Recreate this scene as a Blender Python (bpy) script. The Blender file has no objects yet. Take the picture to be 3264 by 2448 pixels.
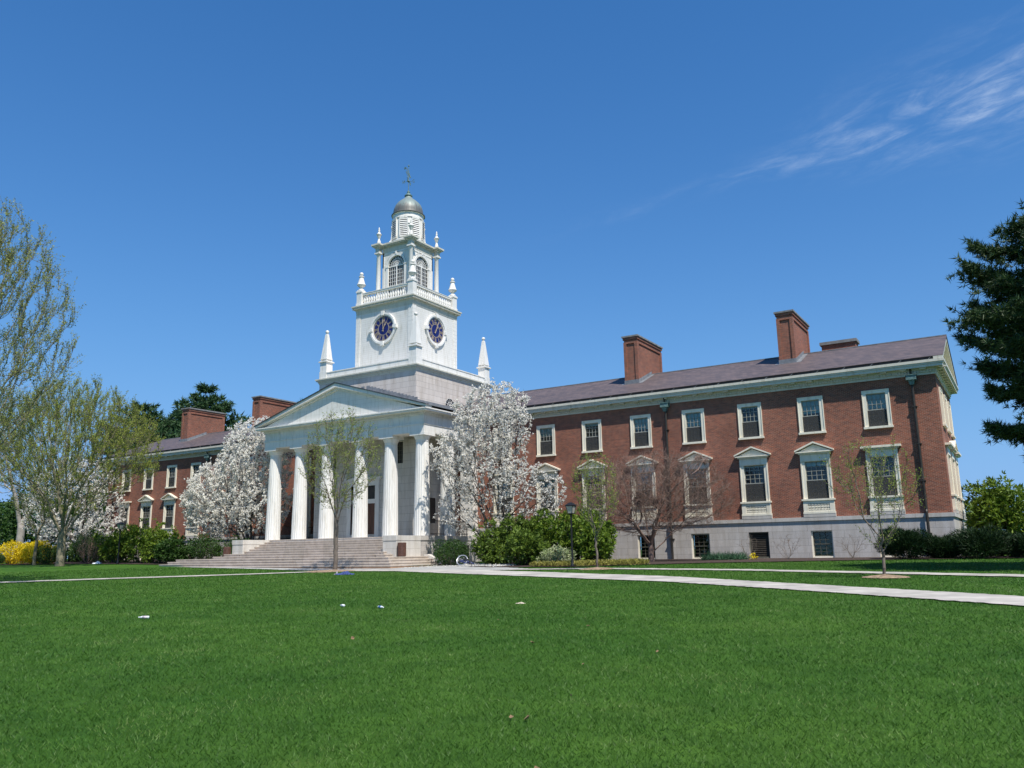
import bpy, math, random
import numpy as np
from mathutils import Vector, Matrix
random.seed(7)
PI = math.pi
scene = bpy.context.scene
COL = scene.collection
SUN = np.array([.46, -.285, .84]); SUN = SUN/np.linalg.norm(SUN)

# ------------------------------------------------------------------ helpers
WO = {}
def lerp(a, b, t): return a+(b-a)*t
class MB:
    def __init__(s): s.v = []; s.f = []
    def add(s, vs, fs):
        n = len(s.v); s.v += [tuple(p) for p in vs]; s.f += [tuple(i+n for i in f) for f in fs]
    def box(s, x0, x1, y0, y1, z0, z1):
        if x0 > x1: x0, x1 = x1, x0
        if y0 > y1: y0, y1 = y1, y0
        s.add([(x0,y0,z0),(x1,y0,z0),(x1,y1,z0),(x0,y1,z0),(x0,y0,z1),(x1,y0,z1),(x1,y1,z1),(x0,y1,z1)],
              [(0,3,2,1),(4,5,6,7),(0,1,5,4),(1,2,6,5),(2,3,7,6),(3,0,4,7)])
        return s
    def taper(s, cx, cy, z0, z1, w0, w1):
        a, b = w0/2, w1/2
        s.add([(cx-a,cy-a,z0),(cx+a,cy-a,z0),(cx+a,cy+a,z0),(cx-a,cy+a,z0),(cx-b,cy-b,z1),(cx+b,cy-b,z1),(cx+b,cy+b,z1),(cx-b,cy+b,z1)],
              [(0,3,2,1),(4,5,6,7),(0,1,5,4),(1,2,6,5),(2,3,7,6),(3,0,4,7)])
        return s
    def prism(s, poly, axis, a, b):
        # poly: 2d pts; axis 'y' -> pts are (x,z); 'x' -> (y,z); 'z' -> (x,y)
        def P(p, t):
            return (p[0], t, p[1]) if axis == 'y' else ((t, p[0], p[1]) if axis == 'x' else (p[0], p[1], t))
        n = len(poly)
        s.add([P(p, a) for p in poly]+[P(p, b) for p in poly],
              [tuple(range(n))[::-1], tuple(range(n, 2*n))]+[(i, (i+1) % n, n+(i+1) % n, n+i) for i in range(n)])
        return s
    def lathe(s, prof, cx, cy, n=16, rad=None):
        base = len(s.v)
        for r, z in prof:
            for k in range(n):
                a = 2*PI*k/n; rr = r*(rad(k, n) if rad else 1)
                s.v.append((cx+rr*math.cos(a), cy+rr*math.sin(a), z))
        for i in range(len(prof)-1):
            for k in range(n):
                k2 = (k+1) % n
                s.f.append((base+i*n+k, base+i*n+k2, base+(i+1)*n+k2, base+(i+1)*n+k))
        s.f.append(tuple(base+k for k in range(n))[::-1])
        s.f.append(tuple(base+(len(prof)-1)*n+k for k in range(n)))
        return s
    def tube(s, p0, p1, r0, r1=None, n=8):
        r1 = r0 if r1 is None else r1
        p0, p1 = Vector(p0), Vector(p1); d = (p1-p0).normalized()
        a = d.orthogonal().normalized(); b = d.cross(a)
        base = len(s.v)
        for p, r in ((p0, r0), (p1, r1)):
            for k in range(n):
                t = 2*PI*k/n; s.v.append(tuple(p+a*(r*math.cos(t))+b*(r*math.sin(t))))
        for k in range(n):
            k2 = (k+1) % n; s.f.append((base+k, base+k2, base+n+k2, base+n+k))
        s.f.append(tuple(base+k for k in range(n))[::-1]); s.f.append(tuple(base+n+k for k in range(n)))
        return s
    def path(s, pts, r, n=6):
        for a, b in zip(pts, pts[1:]): s.tube(a, b, r, r, n)
        return s
    def ring(s, c, R, r, ax=(0,0,1), n=28, m=6, frac=1.0):
        c = Vector(c); ax = Vector(ax).normalized(); a = ax.orthogonal().normalized(); b = ax.cross(a)
        base = len(s.v)
        for i in range(n):
            t = 2*PI*i/n; o = a*math.cos(t)+b*math.sin(t)
            for j in range(m):
                u = 2*PI*j/m; s.v.append(tuple(c+o*(R+r*math.cos(u))+ax*(r*math.sin(u))))
        for i in range(n):
            for j in range(m):
                i2, j2 = (i+1) % n, (j+1) % m
                s.f.append((base+i*m+j, base+i2*m+j, base+i2*m+j2, base+i*m+j2))
        return s
    def sphere(s, c, r, n=10, m=6, sz=1):
        return s.lathe([(r*math.sin(PI*max(.001,min(.999,i/m))), c[2]-sz*r*math.cos(PI*i/m)) for i in range(m+1)], c[0], c[1], n)

def link(o, parent=None, world=(0,0,0)):
    COL.objects.link(o)
    WO[o] = Vector(world)
    if parent is not None:
        o.parent = parent; o.location = WO[o]-WO[parent]
    else: o.location = WO[o]
    return o
def tag(o, label=None, cat=None, group=None, kind=None):
    if label: o['label'] = label
    if cat: o['category'] = cat
    if group: o['group'] = group
    if kind: o['kind'] = kind
    return o
def thing(name, loc, label, cat, group=None):
    return tag(link(bpy.data.objects.new(name, None), None, loc), label, cat, group)
def obj(name, mb, mat, parent=None, world=(0,0,0), smooth=False):
    """mesh whose vertices are relative to `world`"""
    me = bpy.data.meshes.new(name); me.from_pydata(mb.v, [], mb.f); me.update()
    if smooth: me.polygons.foreach_set('use_smooth', [True]*len(me.polygons)); 
    if mat: me.materials.append(mat)
    return link(bpy.data.objects.new(name, me), parent, world)
def smooth_by_angle(o, deg=35):
    me = o.data; me.polygons.foreach_set('use_smooth', [True]*len(me.polygons))
    me.set_sharp_from_angle(angle=math.radians(deg)); return o
def npobj(name, V, F, mat, parent=None, world=(0,0,0), smooth=False):
    """V (N,3), F (M,k) with a constant k, vertices in world space"""
    V = np.asarray(V, np.float32)-np.asarray(world, np.float32); F = np.asarray(F, np.int32); k = F.shape[1]
    me = bpy.data.meshes.new(name)
    me.vertices.add(len(V)); me.vertices.foreach_set('co', V.ravel())
    me.loops.add(F.size); me.loops.foreach_set('vertex_index', F.ravel())
    me.polygons.add(len(F)); me.polygons.foreach_set('loop_start', np.arange(0, F.size, k, dtype=np.int32))
    me.polygons.foreach_set('loop_total', np.full(len(F), k, np.int32))
    if smooth: me.polygons.foreach_set('use_smooth', np.ones(len(F), bool))
    me.update(calc_edges=True); me.validate()
    if mat: me.materials.append(mat)
    return link(bpy.data.objects.new(name, me), parent, world)
def copy_tree(o, parent, world, rotz=0):
    c = o.copy(); COL.objects.link(c); c.parent = parent
    if rotz is not None: c.rotation_euler[2] = rotz
    if world is not None:
        c.location = Vector(world)-(WO[parent] if parent else Vector((0,0,0))); WO[c] = Vector(world)
    for ch in list(o.children): copy_tree(ch, c, None, None)
    return c
def ground(x, y):
    x = np.asarray(x, float); y = np.asarray(y, float)
    return .0185*np.clip(y, -40, 60)+.012*np.clip(5-x, 0, 30)*np.clip((y-15)/15., 0, 1)
def gz(x, y): return float(ground(x, y))

# ------------------------------------------------------------------ materials
def newmat(name):
    m = bpy.data.materials.new(name); m.use_nodes = True
    nt = m.node_tree; b = nt.nodes['Principled BSDF']; return m, nt, b
def N(nt, t, **kw):
    n = nt.nodes.new(t)
    for k, v in kw.items(): setattr(n, k, v)
    return n
def setin(n, **kw):
    for k, v in kw.items(): n.inputs[k.replace('_', ' ')].default_value = v
def rgba(c): return (c[0], c[1], c[2], 1)
def mixcol(nt, fac, a, b, mode='MIX'):
    n = N(nt, 'ShaderNodeMix', data_type='RGBA', blend_type=mode)
    for idx, val in ((0, fac), (6, a), (7, b)):
        if isinstance(val, bpy.types.NodeSocket): nt.links.new(val, n.inputs[idx])
        else: n.inputs[idx].default_value = val if idx == 0 else rgba(val)
    return n.outputs[2]
def worldpos(nt): return N(nt, 'ShaderNodeNewGeometry').outputs['Position']
def objpos(nt): return N(nt, 'ShaderNodeTexCoord').outputs['Object']
def noise(nt, vec, scale, detail=4, rough=.6, dist=0):
    n = N(nt, 'ShaderNodeTexNoise'); setin(n, Scale=scale, Detail=detail, Roughness=rough, Distortion=dist)
    nt.links.new(vec, n.inputs['Vector']); return n.outputs['Fac']
def ramp(nt, fac, stops):
    r = N(nt, 'ShaderNodeValToRGB'); el = r.color_ramp.elements
    while len(el) < len(stops): el.new(.5)
    for e, (p, c) in zip(el, stops): e.position = p; e.color = rgba(c) if hasattr(c, '__len__') else (c, c, c, 1)
    nt.links.new(fac, r.inputs[0]); return r.outputs[0]
def bump(nt, b, h, strength=.3, dist=.02):
    n = N(nt, 'ShaderNodeBump'); setin(n, Strength=strength, Distance=dist)
    nt.links.new(h, n.inputs['Height']); nt.links.new(n.outputs[0], b.inputs['Normal'])
def simple(name, c, rough=.6, var=.12, scale=3, metal=0, spec=.5, streak=False):
    m, nt, b = newmat(name)
    v = worldpos(nt)
    if streak:
        mp = N(nt, 'ShaderNodeMapping'); mp.inputs['Scale'].default_value = (1, 1, .12); nt.links.new(v, mp.inputs[0]); v = mp.outputs[0]
    f = noise(nt, v, scale, 5)
    c0 = tuple(max(0, x*(1-var*1.6)) for x in c); c1 = tuple(x*(1+var*.8) for x in c)
    nt.links.new(ramp(nt, f, [(.3, c0), (.65, c1)]), b.inputs['Base Color'])
    setin(b, Roughness=rough, Metallic=metal); b.inputs['Specular IOR Level'].default_value = spec
    return m
def wallvec(nt):
    """(x+y, z) of the world position: right for every wall square to the axes"""
    sp = N(nt, 'ShaderNodeSeparateXYZ'); nt.links.new(worldpos(nt), sp.inputs[0])
    a = N(nt, 'ShaderNodeMath', operation='ADD'); nt.links.new(sp.outputs[0], a.inputs[0]); nt.links.new(sp.outputs[1], a.inputs[1])
    cb = N(nt, 'ShaderNodeCombineXYZ'); nt.links.new(a.outputs[0], cb.inputs[0]); nt.links.new(sp.outputs[2], cb.inputs[1])
    return cb.outputs[0]
def bricktex(nt, vec, c1, c2, mortar, w, h, ms, bias=0):
    t = N(nt, 'ShaderNodeTexBrick'); nt.links.new(vec, t.inputs['Vector'])
    t.inputs['Color1'].default_value = rgba(c1); t.inputs['Color2'].default_value = rgba(c2); t.inputs['Mortar'].default_value = rgba(mortar)
    setin(t, Scale=1, Mortar_Size=ms, Mortar_Smooth=.2, Bias=bias, Brick_Width=w, Row_Height=h)
    return t
def brick_mat():
    m, nt, b = newmat('red_brick'); vec = wallvec(nt)
    t = bricktex(nt, vec, (.29, .083, .043), (.155, .052, .034), (.34, .25, .20), .215, .069, .009, -.1)
    big = noise(nt, worldpos(nt), .35, 5)
    mpb = N(nt, 'ShaderNodeMapping'); mpb.inputs['Scale'].default_value = (1.8, 6.5, 1); nt.links.new(vec, mpb.inputs[0]); med = noise(nt, mpb.outputs[0], 1.3, 5, .8)
    c = mixcol(nt, .55, t.outputs['Color'], ramp(nt, big, [(.3, (.48, .45, .46)), (.7, (1.22, 1.15, 1.12))]), 'MULTIPLY')
    c = mixcol(nt, .75, c, ramp(nt, med, [(.33, (.52, .55, .6)), (.5, (1, 1, 1)), (.68, (1.4, 1.3, 1.2))]), 'MULTIPLY')
    nt.links.new(c, b.inputs['Base Color']); setin(b, Roughness=.85); b.inputs['Specular IOR Level'].default_value = .25
    bump(nt, b, t.outputs['Fac'], -.35, .01); return m
def block_mat(name, c1, c2, mort, w, h, ms=.008, var=.2, stain=True):
    m, nt, b = newmat(name); vec = wallvec(nt)
    t = bricktex(nt, vec, c1, c2, mort, w, h, ms)
    fine = noise(nt, worldpos(nt), 22, 4, .7)
    big = noise(nt, worldpos(nt), .8, 5)
    c = mixcol(nt, .8, t.outputs['Color'], ramp(nt, fine, [(.3, (1-var,)*3), (.7, (1+var*.6,)*3)]), 'MULTIPLY')
    if stain:
        mp = N(nt, 'ShaderNodeMapping'); mp.inputs['Scale'].default_value = (1.6, 1.6, .3); nt.links.new(worldpos(nt), mp.inputs[0])
        s = noise(nt, mp.outputs[0], 1.4, 6, .65)
        c = mixcol(nt, .6, c, ramp(nt, s, [(.35, (.72, .68, .62)), (.6, (1.05, 1.05, 1.05))]), 'MULTIPLY')
    nt.links.new(c, b.inputs['Base Color']); setin(b, Roughness=.8); b.inputs['Specular IOR Level'].default_value = .3
    bump(nt, b, t.outputs['Fac'], -.3, .01); return m
def paint_mat(name, c, rough=.45, boards=0, dirt=.25):
    m, nt, b = newmat(name)
    mp = N(nt, 'ShaderNodeMapping'); mp.inputs['Scale'].default_value = (2.5, 2.5, .35); nt.links.new(worldpos(nt), mp.inputs[0])
    s = noise(nt, mp.outputs[0], 1.7, 6, .7)
    c2 = tuple(x*y for x, y in zip(c, (.74, .72, .67)))
    col = mixcol(nt, 1, ramp(nt, s, [(.28, c2), (.5, c)]), (1, 1, 1), 'MULTIPLY')
    if boards:
        t = bricktex(nt, wallvec(nt), (1, 1, 1), (.965, .965, .955), (.72, .72, .72), 3.1, boards, .007)
        col = mixcol(nt, 1, col, t.outputs['Color'], 'MULTIPLY'); bump(nt, b, t.outputs['Fac'], -.25, .01)
    nt.links.new(col, b.inputs['Base Color']); setin(b, Roughness=rough); b.inputs['Specular IOR Level'].default_value = .4
    return m
def slate_mat():
    m, nt, b = newmat('slate')
    t = bricktex(nt, wallvec(nt), (.14, .108, .104), (.088, .074, .078), (.05, .045, .048), .34, .105, .006)
    big = noise(nt, worldpos(nt), .5, 6, .7)
    mp = N(nt, 'ShaderNodeMapping'); mp.inputs['Scale'].default_value = (.9, 4, 4); nt.links.new(worldpos(nt), mp.inputs[0])
    st = noise(nt, mp.outputs[0], 1.1, 6, .75)
    c = mixcol(nt, .7, t.outputs['Color'], ramp(nt, big, [(.3, (.75, .74, .76)), (.7, (1.2, 1.15, 1.15))]), 'MULTIPLY')
    c = mixcol(nt, ramp(nt, st, [(.57, 0), (.72, .6)]), c, (.27, .21, .19))
    nt.links.new(c, b.inputs['Base Color']); setin(b, Roughness=.6); b.inputs['Specular IOR Level'].default_value = .35
    bump(nt, b, t.outputs['Fac'], -.3, .012); return m
def leaf_mat(name, c0, c1, transl=.3, rough=.55, spec=.3, hue=None, ns=1.3, amp=.9):
    """c0..c1: the colours single leaves vary between (by leaf, and in patches)"""
    m, nt, b = newmat(name)
    g = N(nt, 'ShaderNodeNewGeometry')
    n = noise(nt, g.outputs['Position'], ns, 4)
    mx = N(nt, 'ShaderNodeMath', operation='MULTIPLY_ADD'); nt.links.new(g.outputs['Random Per Island'], mx.inputs[0]); mx.inputs[1].default_value = .6
    s2 = N(nt, 'ShaderNodeMath', operation='MULTIPLY_ADD'); nt.links.new(n, s2.inputs[0]); s2.inputs[1].default_value = amp; s2.inputs[2].default_value = .2-.5*amp
    nt.links.new(s2.outputs[0], mx.inputs[2])
    stops = [(.1, c0), (.9, c1)] if hue is None else [(.1, c0), (.8, c1), (.97, hue)]
    c = ramp(nt, mx.outputs[0], stops)
    nt.links.new(c, b.inputs['Base Color']); setin(b, Roughness=rough); b.inputs['Specular IOR Level'].default_value = spec
    if transl:
        tr = N(nt, 'ShaderNodeBsdfTranslucent'); nt.links.new(c, tr.inputs[0])
        ms = N(nt, 'ShaderNodeMixShader'); ms.inputs[0].default_value = transl
        nt.links.new(b.outputs[0], ms.inputs[1]); nt.links.new(tr.outputs[0], ms.inputs[2])
        nt.links.new(ms.outputs[0], nt.nodes['Material Output'].inputs[0])
    return m
def bark_mat(name, c0, c1, scale=6):
    m, nt, b = newmat(name)
    mp = N(nt, 'ShaderNodeMapping'); mp.inputs['Scale'].default_value = (3, 3, .6); nt.links.new(worldpos(nt), mp.inputs[0])
    f = noise(nt, mp.outputs[0], scale, 6, .7)
    nt.links.new(ramp(nt, f, [(.3, c0), (.7, c1)]), b.inputs['Base Color']); setin(b, Roughness=.9)
    b.inputs['Specular IOR Level'].default_value = .15; bump(nt, b, f, .5, .03); return m
def glass_mat(name, tint=(.75, .85, .85)):
    m, nt, b = newmat(name); nt.nodes.remove(b)
    tr = N(nt, 'ShaderNodeBsdfTransparent'); tr.inputs[0].default_value = rgba(tint)
    gl = N(nt, 'ShaderNodeBsdfGlossy'); gl.inputs['Roughness'].default_value = .03
    nz = noise(nt, worldpos(nt), 1.7, 2)
    bp = N(nt, 'ShaderNodeBump'); setin(bp, Strength=.06, Distance=.05); nt.links.new(nz, bp.inputs['Height']); nt.links.new(bp.outputs[0], gl.inputs['Normal'])
    fr = N(nt, 'ShaderNodeFresnel'); fr.inputs[0].default_value = 1.55
    ms = N(nt, 'ShaderNodeMixShader'); nt.links.new(fr.outputs[0], ms.inputs[0]); nt.links.new(tr.outputs[0], ms.inputs[1]); nt.links.new(gl.outputs[0], ms.inputs[2])
    nt.links.new(ms.outputs[0], nt.nodes['Material Output'].inputs[0]); return m

def screen_mat():
    m, nt, b = newmat('insect_screen'); setin(b, Roughness=.8); b.inputs['Base Color'].default_value = (.06, .06, .058, 1)
    tr = N(nt, 'ShaderNodeBsdfTransparent'); ms = N(nt, 'ShaderNodeMixShader'); ms.inputs[0].default_value = .5
    nt.links.new(tr.outputs[0], ms.inputs[1]); nt.links.new(b.outputs[0], ms.inputs[2]); nt.links.new(ms.outputs[0], nt.nodes['Material Output'].inputs[0]); return m
M = dict(
    brick=brick_mat(),
    granite=block_mat('grey_granite', (.53, .50, .475), (.47, .445, .425), (.28, .26, .245), 1.35, .42),
    ledge=block_mat('granite_ledge', (.55, .52, .49), (.51, .485, .455), (.30, .28, .26), 1.9, 3.0, .008),
    towerstone=block_mat('warm_granite', (.60, .545, .50), (.54, .49, .45), (.36, .32, .30), 1.5, .43, .012, .12),
    hallstone=block_mat('painted_stone', (.62, .60, .56), (.57, .555, .52), (.36, .35, .33), 1.6, .55, .012, .08),
    step=block_mat('step_granite', (.56, .49, .43), (.50, .44, .38), (.3, .25, .21), 1.9, 50., .008, .22),
    riser=block_mat('rusty_granite', (.46, .29, .19), (.39, .24, .15), (.2, .13, .1), 1.9, 50., .008, .25),
    block=block_mat('pale_granite', (.60, .575, .54), (.56, .54, .505), (.33, .31, .28), 2.4, .95, .008, .15),
    white=paint_mat('white_paint', (.75, .732, .695)),
    boards=paint_mat('white_boards', (.725, .705, .67), .5, .17),
    flush=paint_mat('flush_white_boards', (.75, .73, .69), .5, .34),
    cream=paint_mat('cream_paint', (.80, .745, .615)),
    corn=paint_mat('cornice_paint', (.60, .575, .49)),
    slate=slate_mat(),
    lead=simple('lead_flashing', (.19, .2, .215), .55, .2, 4),
    dark=simple('near_black', (.028, .026, .028), .6, .3, 4),  # near-black: openings, linings and the painted shade under the eave slates
    cap=simple('chimney_cap_stone', (.2, .2, .2), .8, .25, 3),
    bronze=simple('bronze_pipe', (.032, .026, .02), .5, .25, 5),
    verd=simple('green_copper', (.12, .2, .19), .55, .35, 9),
    sash=simple('sash_paint', (.105, .1, .075), .5, .2, 8),
    sashlight=simple('pale_sash', (.33, .33, .29), .5, .15, 8),
    blind=simple('window_blind', (.72, .78, .80), .8, .08, 4),
    glass=glass_mat('window_glass'),
    unlit=simple('unlit_dark', (.035, .036, .038), .9, .3, 1.5),  # near-black for unlit interiors and the painted shade behind the aprons
    screen=screen_mat(),
    louver=simple('dark_louver', (.07, .058, .045), .5, .25, 6),
    wood=simple('door_wood', (.105, .035, .018), .4, .35, 7, streak=True),
    iron=simple('black_iron', (.012, .012, .013), .45, .2, 8),
    blue=simple('clock_blue', (.008, .011, .115), .35, .15, 5),
    gilt=simple('aged_gilt', (.40, .33, .25), .5, .3, 12),
    deckmat=simple('roof_deck', (.25, .25, .24), .8, .2, 3),
    path=simple('path_concrete', (.43, .40, .355), .9, .22, 1.1),
    pave=simple('path_paving', (.35, .345, .325), .9, .2, 1.1),
    mulch=simple('bark_mulch', (.052, .032, .023), .95, .5, 9),
    straw=simple('tan_mulch', (.30, .21, .135), .95, .4, 7),
)
def copper_mat():
    m, nt, b = newmat('dome_copper')
    g = worldpos(nt); sp = N(nt, 'ShaderNodeSeparateXYZ'); nt.links.new(g, sp.inputs[0])
    mr = N(nt, 'ShaderNodeMapRange'); setin(mr, From_Min=30.0, From_Max=31.9); nt.links.new(sp.outputs[2], mr.inputs[0])
    mp = N(nt, 'ShaderNodeMapping'); mp.inputs['Scale'].default_value = (5, 5, .5); nt.links.new(g, mp.inputs[0])
    s = noise(nt, mp.outputs[0], 1.6, 6, .7)
    ad = N(nt, 'ShaderNodeMath', operation='MULTIPLY_ADD'); nt.links.new(s, ad.inputs[0]); ad.inputs[1].default_value = 1.1; nt.links.new(mr.outputs[0], ad.inputs[2])
    c = ramp(nt, ad.outputs[0], [(.45, (.10, .092, .082)), (.85, (.16, .16, .148)), (1.0, (.21, .26, .245))])
    nt.links.new(c, b.inputs['Base Color']); setin(b, Roughness=.5, Metallic=.15); return m
M['copper'] = copper_mat()

# ------------------------------------------------------------------ camera
f_, yaw, pitch, roll = 2608.1587, .5555, .202, -.0159
cy_, sy_, cp_, sp_ = math.cos(yaw), math.sin(yaw), math.cos(pitch), math.sin(pitch)
fw = np.array([-sy_*cp_, cy_*cp_, sp_]); r0 = np.array([cy_, sy_, 0.]); u0 = np.cross(r0, fw)
rr = r0*math.cos(roll)+u0*math.sin(roll); uu = u0*math.cos(roll)-r0*math.sin(roll)
CAM = (42.3363, 0., 1.6)
cam = bpy.data.cameras.new('camera'); cam.sensor_width = 36; cam.lens = f_/3264*36; cam.clip_end = 6000; cam.clip_start = .1
co = bpy.data.objects.new('camera', cam); COL.objects.link(co)
co.matrix_world = Matrix(((rr[0], uu[0], -fw[0], CAM[0]), (rr[1], uu[1], -fw[1], CAM[1]), (rr[2], uu[2], -fw[2], CAM[2]), (0, 0, 0, 1)))
scene.camera = co

# ------------------------------------------------------------------ sun and sky
sl = bpy.data.lights.new('sun', 'SUN'); sl.energy = 4.2; sl.angle = math.radians(.53); sl.color = (1, .95, .86)
so = bpy.data.objects.new('sun', sl); COL.objects.link(so); so.location = (60, -60, 90)
so.rotation_euler = Vector(-SUN).to_track_quat('-Z', 'Y').to_euler()
w = bpy.data.worlds.new('World'); scene.world = w; w.use_nodes = True; nt = w.node_tree
bg = nt.nodes['Background']
sky = N(nt, 'ShaderNodeTexSky', sky_type='NISHITA'); sky.sun_disc = False
sky.sun_elevation = math.asin(SUN[2]); sky.sun_rotation = math.atan2(SUN[0], SUN[1])
sky.altitude = 0; sky.air_density = 1.0; sky.dust_density = 0; sky.ozone_density = 3.0
# thin cirrus: a streaky band laid out on a flat cloud layer high above (direction / its height)
tc = N(nt, 'ShaderNodeTexCoord'); sp = N(nt, 'ShaderNodeSeparateXYZ'); nt.links.new(tc.outputs['Generated'], sp.inputs[0])
def MA(op, a, b=None, c=None, clamp=False):
    n = N(nt, 'ShaderNodeMath', operation=op); n.use_clamp = clamp
    for i, v in enumerate((a, b, c)):
        if v is None: continue
        if isinstance(v, (int, float)): n.inputs[i].default_value = v
        else: nt.links.new(v, n.inputs[i])
    return n.outputs[0]
zc = MA('MAXIMUM', sp.outputs[2], .05)
qx = MA('DIVIDE', sp.outputs[0], zc); qy = MA('DIVIDE', sp.outputs[1], zc)
def SS(x, a, b):
    n = N(nt, 'ShaderNodeMapRange', interpolation_type='SMOOTHSTEP'); setin(n, From_Min=a, From_Max=b); nt.links.new(x, n.inputs[0]); return n.outputs[0]
yc = MA('MULTIPLY_ADD', qx, -.13, 2.04)
wd = MA('MULTIPLY_ADD', SS(qx, -.75, .05), .17, .055)
dv = MA('DIVIDE', MA('SUBTRACT', qy, yc), wd)
band = MA('POWER', 2.718, MA('MULTIPLY', MA('MULTIPLY', dv, dv), -1.))
along = MA('MULTIPLY', MA('ADD', MA('MULTIPLY', SS(qx, -.75, .0), .85), MA('MULTIPLY', SS(qx, -1.5, -.7), .15)), SS(qx, 1.2, .3))
cu = MA('ADD', MA('MULTIPLY', qx, .94), MA('MULTIPLY', qy, -.34)); cv = MA('ADD', MA('MULTIPLY', qx, .34), MA('MULTIPLY', qy, .94))
cb = N(nt, 'ShaderNodeCombineXYZ'); nt.links.new(MA('MULTIPLY', cu, 4.2), cb.inputs[0]); nt.links.new(MA('MULTIPLY', cv, 8.5), cb.inputs[1])
st = noise(nt, cb.outputs[0], 1.0, 8, .58, 1.1)
cb2 = N(nt, 'ShaderNodeCombineXYZ'); nt.links.new(MA('MULTIPLY', cu, 9), cb2.inputs[0]); nt.links.new(MA('MULTIPLY', cv, 16.), cb2.inputs[1])
pf = noise(nt, cb2.outputs[0], 1.3, 8, .7, .5)
den = MA('MULTIPLY', MA('MULTIPLY', band, along), MA('MULTIPLY', SS(st, .34, .78), SS(pf, .2, .75)))
alpha = MA('MULTIPLY', den, .54, None, True)
# the camera's softer response towards the bright horizon
hs = N(nt, 'ShaderNodeHueSaturation'); setin(hs, Saturation=1.3, Value=.95); nt.links.new(sky.outputs[0], hs.inputs['Color'])
sc_ = N(nt, 'ShaderNodeSeparateColor'); nt.links.new(hs.outputs[0], sc_.inputs[0]); cc_ = N(nt, 'ShaderNodeCombineColor')
def soft(c, A, B, e): return MA('DIVIDE', MA('MULTIPLY', c, A), MA('ADD', MA('POWER', MA('DIVIDE', c, B), e), 1.))
nt.links.new(soft(sc_.outputs[0], 1.42, 1.9, 1.15), cc_.inputs[0]); nt.links.new(soft(sc_.outputs[1], 1.215, 5.3, 1.7), cc_.inputs[1]); nt.links.new(soft(sc_.outputs[2], 1.27, 9.5, 2.), cc_.inputs[2])
skyc = mixcol(nt, alpha, cc_.outputs[0], (4.6, 5.4, 6.6))
nt.links.new(skyc, bg.inputs[0]); bg.inputs[1].default_value = .105
scene.view_settings.view_transform = 'Standard'; scene.view_settings.look = 'None'
scene.view_settings.exposure = .52; scene.view_settings.gamma = 1
scene.cycles.max_bounces = 6; scene.cycles.transparent_max_bounces = 12; scene.cycles.use_denoising = True

# ------------------------------------------------------------------ ground
def grid_sheet(name, xs, ys, mat, lift=0.):
    X, Y = np.meshgrid(xs, ys); V = np.stack([X.ravel(), Y.ravel(), ground(X, Y).ravel()+lift], 1)
    nx, ny = len(xs), len(ys); i = np.arange(nx-1)[None, :]+nx*np.arange(ny-1)[:, None]; i = i.ravel()
    return npobj(name, V, np.stack([i, i+1, i+1+nx, i+nx], 1), mat, smooth=True)
def lawn_mat():
    m, nt, b = newmat('lawn_turf'); v = worldpos(nt)
    a = noise(nt, v, .22, 5, .6); c = noise(nt, v, 1.6, 5, .65); d = noise(nt, v, 26, 4, .75); e = noise(nt, v, .75, 3, .5)
    c0 = ramp(nt, a, [(.3, (.033, .096, .013)), (.7, (.062, .138, .020))])
    c0 = mixcol(nt, .75, c0, ramp(nt, c, [(.3, (.6, .68, .66)), (.7, (1.35, 1.27, 1.2))]), 'MULTIPLY')
    c0 = mixcol(nt, .7, c0, ramp(nt, d, [(.28, (.45, .5, .5)), (.7, (1.45, 1.4, 1.3))]), 'MULTIPLY')
    dry = MA2(nt, ramp(nt, e, [(.6, 0), (.8, 1)]), ramp(nt, d, [(.45, 0), (.7, 1)]))
    c0 = mixcol(nt, dry, c0, (.10, .12, .035))
    nt.links.new(c0, b.inputs['Base Color']); setin(b, Roughness=.9); b.inputs['Specular IOR Level'].default_value = .1
    bump(nt, b, d, .8, .05); return m
def MA2(nt, a, b):
    n = N(nt, 'ShaderNodeMath', operation='MULTIPLY'); nt.links.new(a, n.inputs[0]); nt.links.new(b, n.inputs[1]); return n.outputs[0]
M['lawn'] = lawn_mat()
xs = np.unique(np.concatenate([[-900, -600, -400, -260, -180, -130, -100, -80], np.arange(-60, 81, 2.5), [5, -25], [95, 120, 160, 220, 320, 500, 800]]))
ys = np.unique(np.concatenate([[-200, -100, -60, -40], np.arange(-20, 71, 2.5), [15, 30, 60], [85, 110, 150, 220, 320, 500, 900]]))
tag(grid_sheet('lawn_ground', xs, ys, M['lawn']), kind='structure')
def strip(name, left, right, mat, lift, n=40, jag=.09):
    """paving between two polylines given as equal lists of (x, y)"""
    rnd = random.Random(len(name)*7+len(left))
    def sample(pl, t):
        k = t*(len(pl)-1); i = min(int(k), len(pl)-2); f = k-i
        return (lerp(pl[i][0], pl[i+1][0], f), lerp(pl[i][1], pl[i+1][1], f))
    mb = MB(); K = n*(len(left)-1); W = 5
    for i in range(K+1):
        a, b_ = sample(left, i/K), sample(right, i/K)
        ja, jb = rnd.uniform(-jag, jag), rnd.uniform(-jag, jag)
        L = math.hypot(b_[0]-a[0], b_[1]-a[1])+1e-6
        for j in range(W):
            t = j/(W-1)
            if j == 0: t += ja/L
            if j == W-1: t += jb/L
            x, y = lerp(a[0], b_[0], t), lerp(a[1], b_[1], t)
            mb.v.append((x, y, gz(x, y)+lift))
    for i in range(K):
        for j in range(W-1): mb.f.append((i*W+j, i*W+j+1, (i+1)*W+j+1, (i+1)*W+j))
    o = obj(name, mb, mat, smooth=True); return tag(o, kind='structure')
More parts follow.
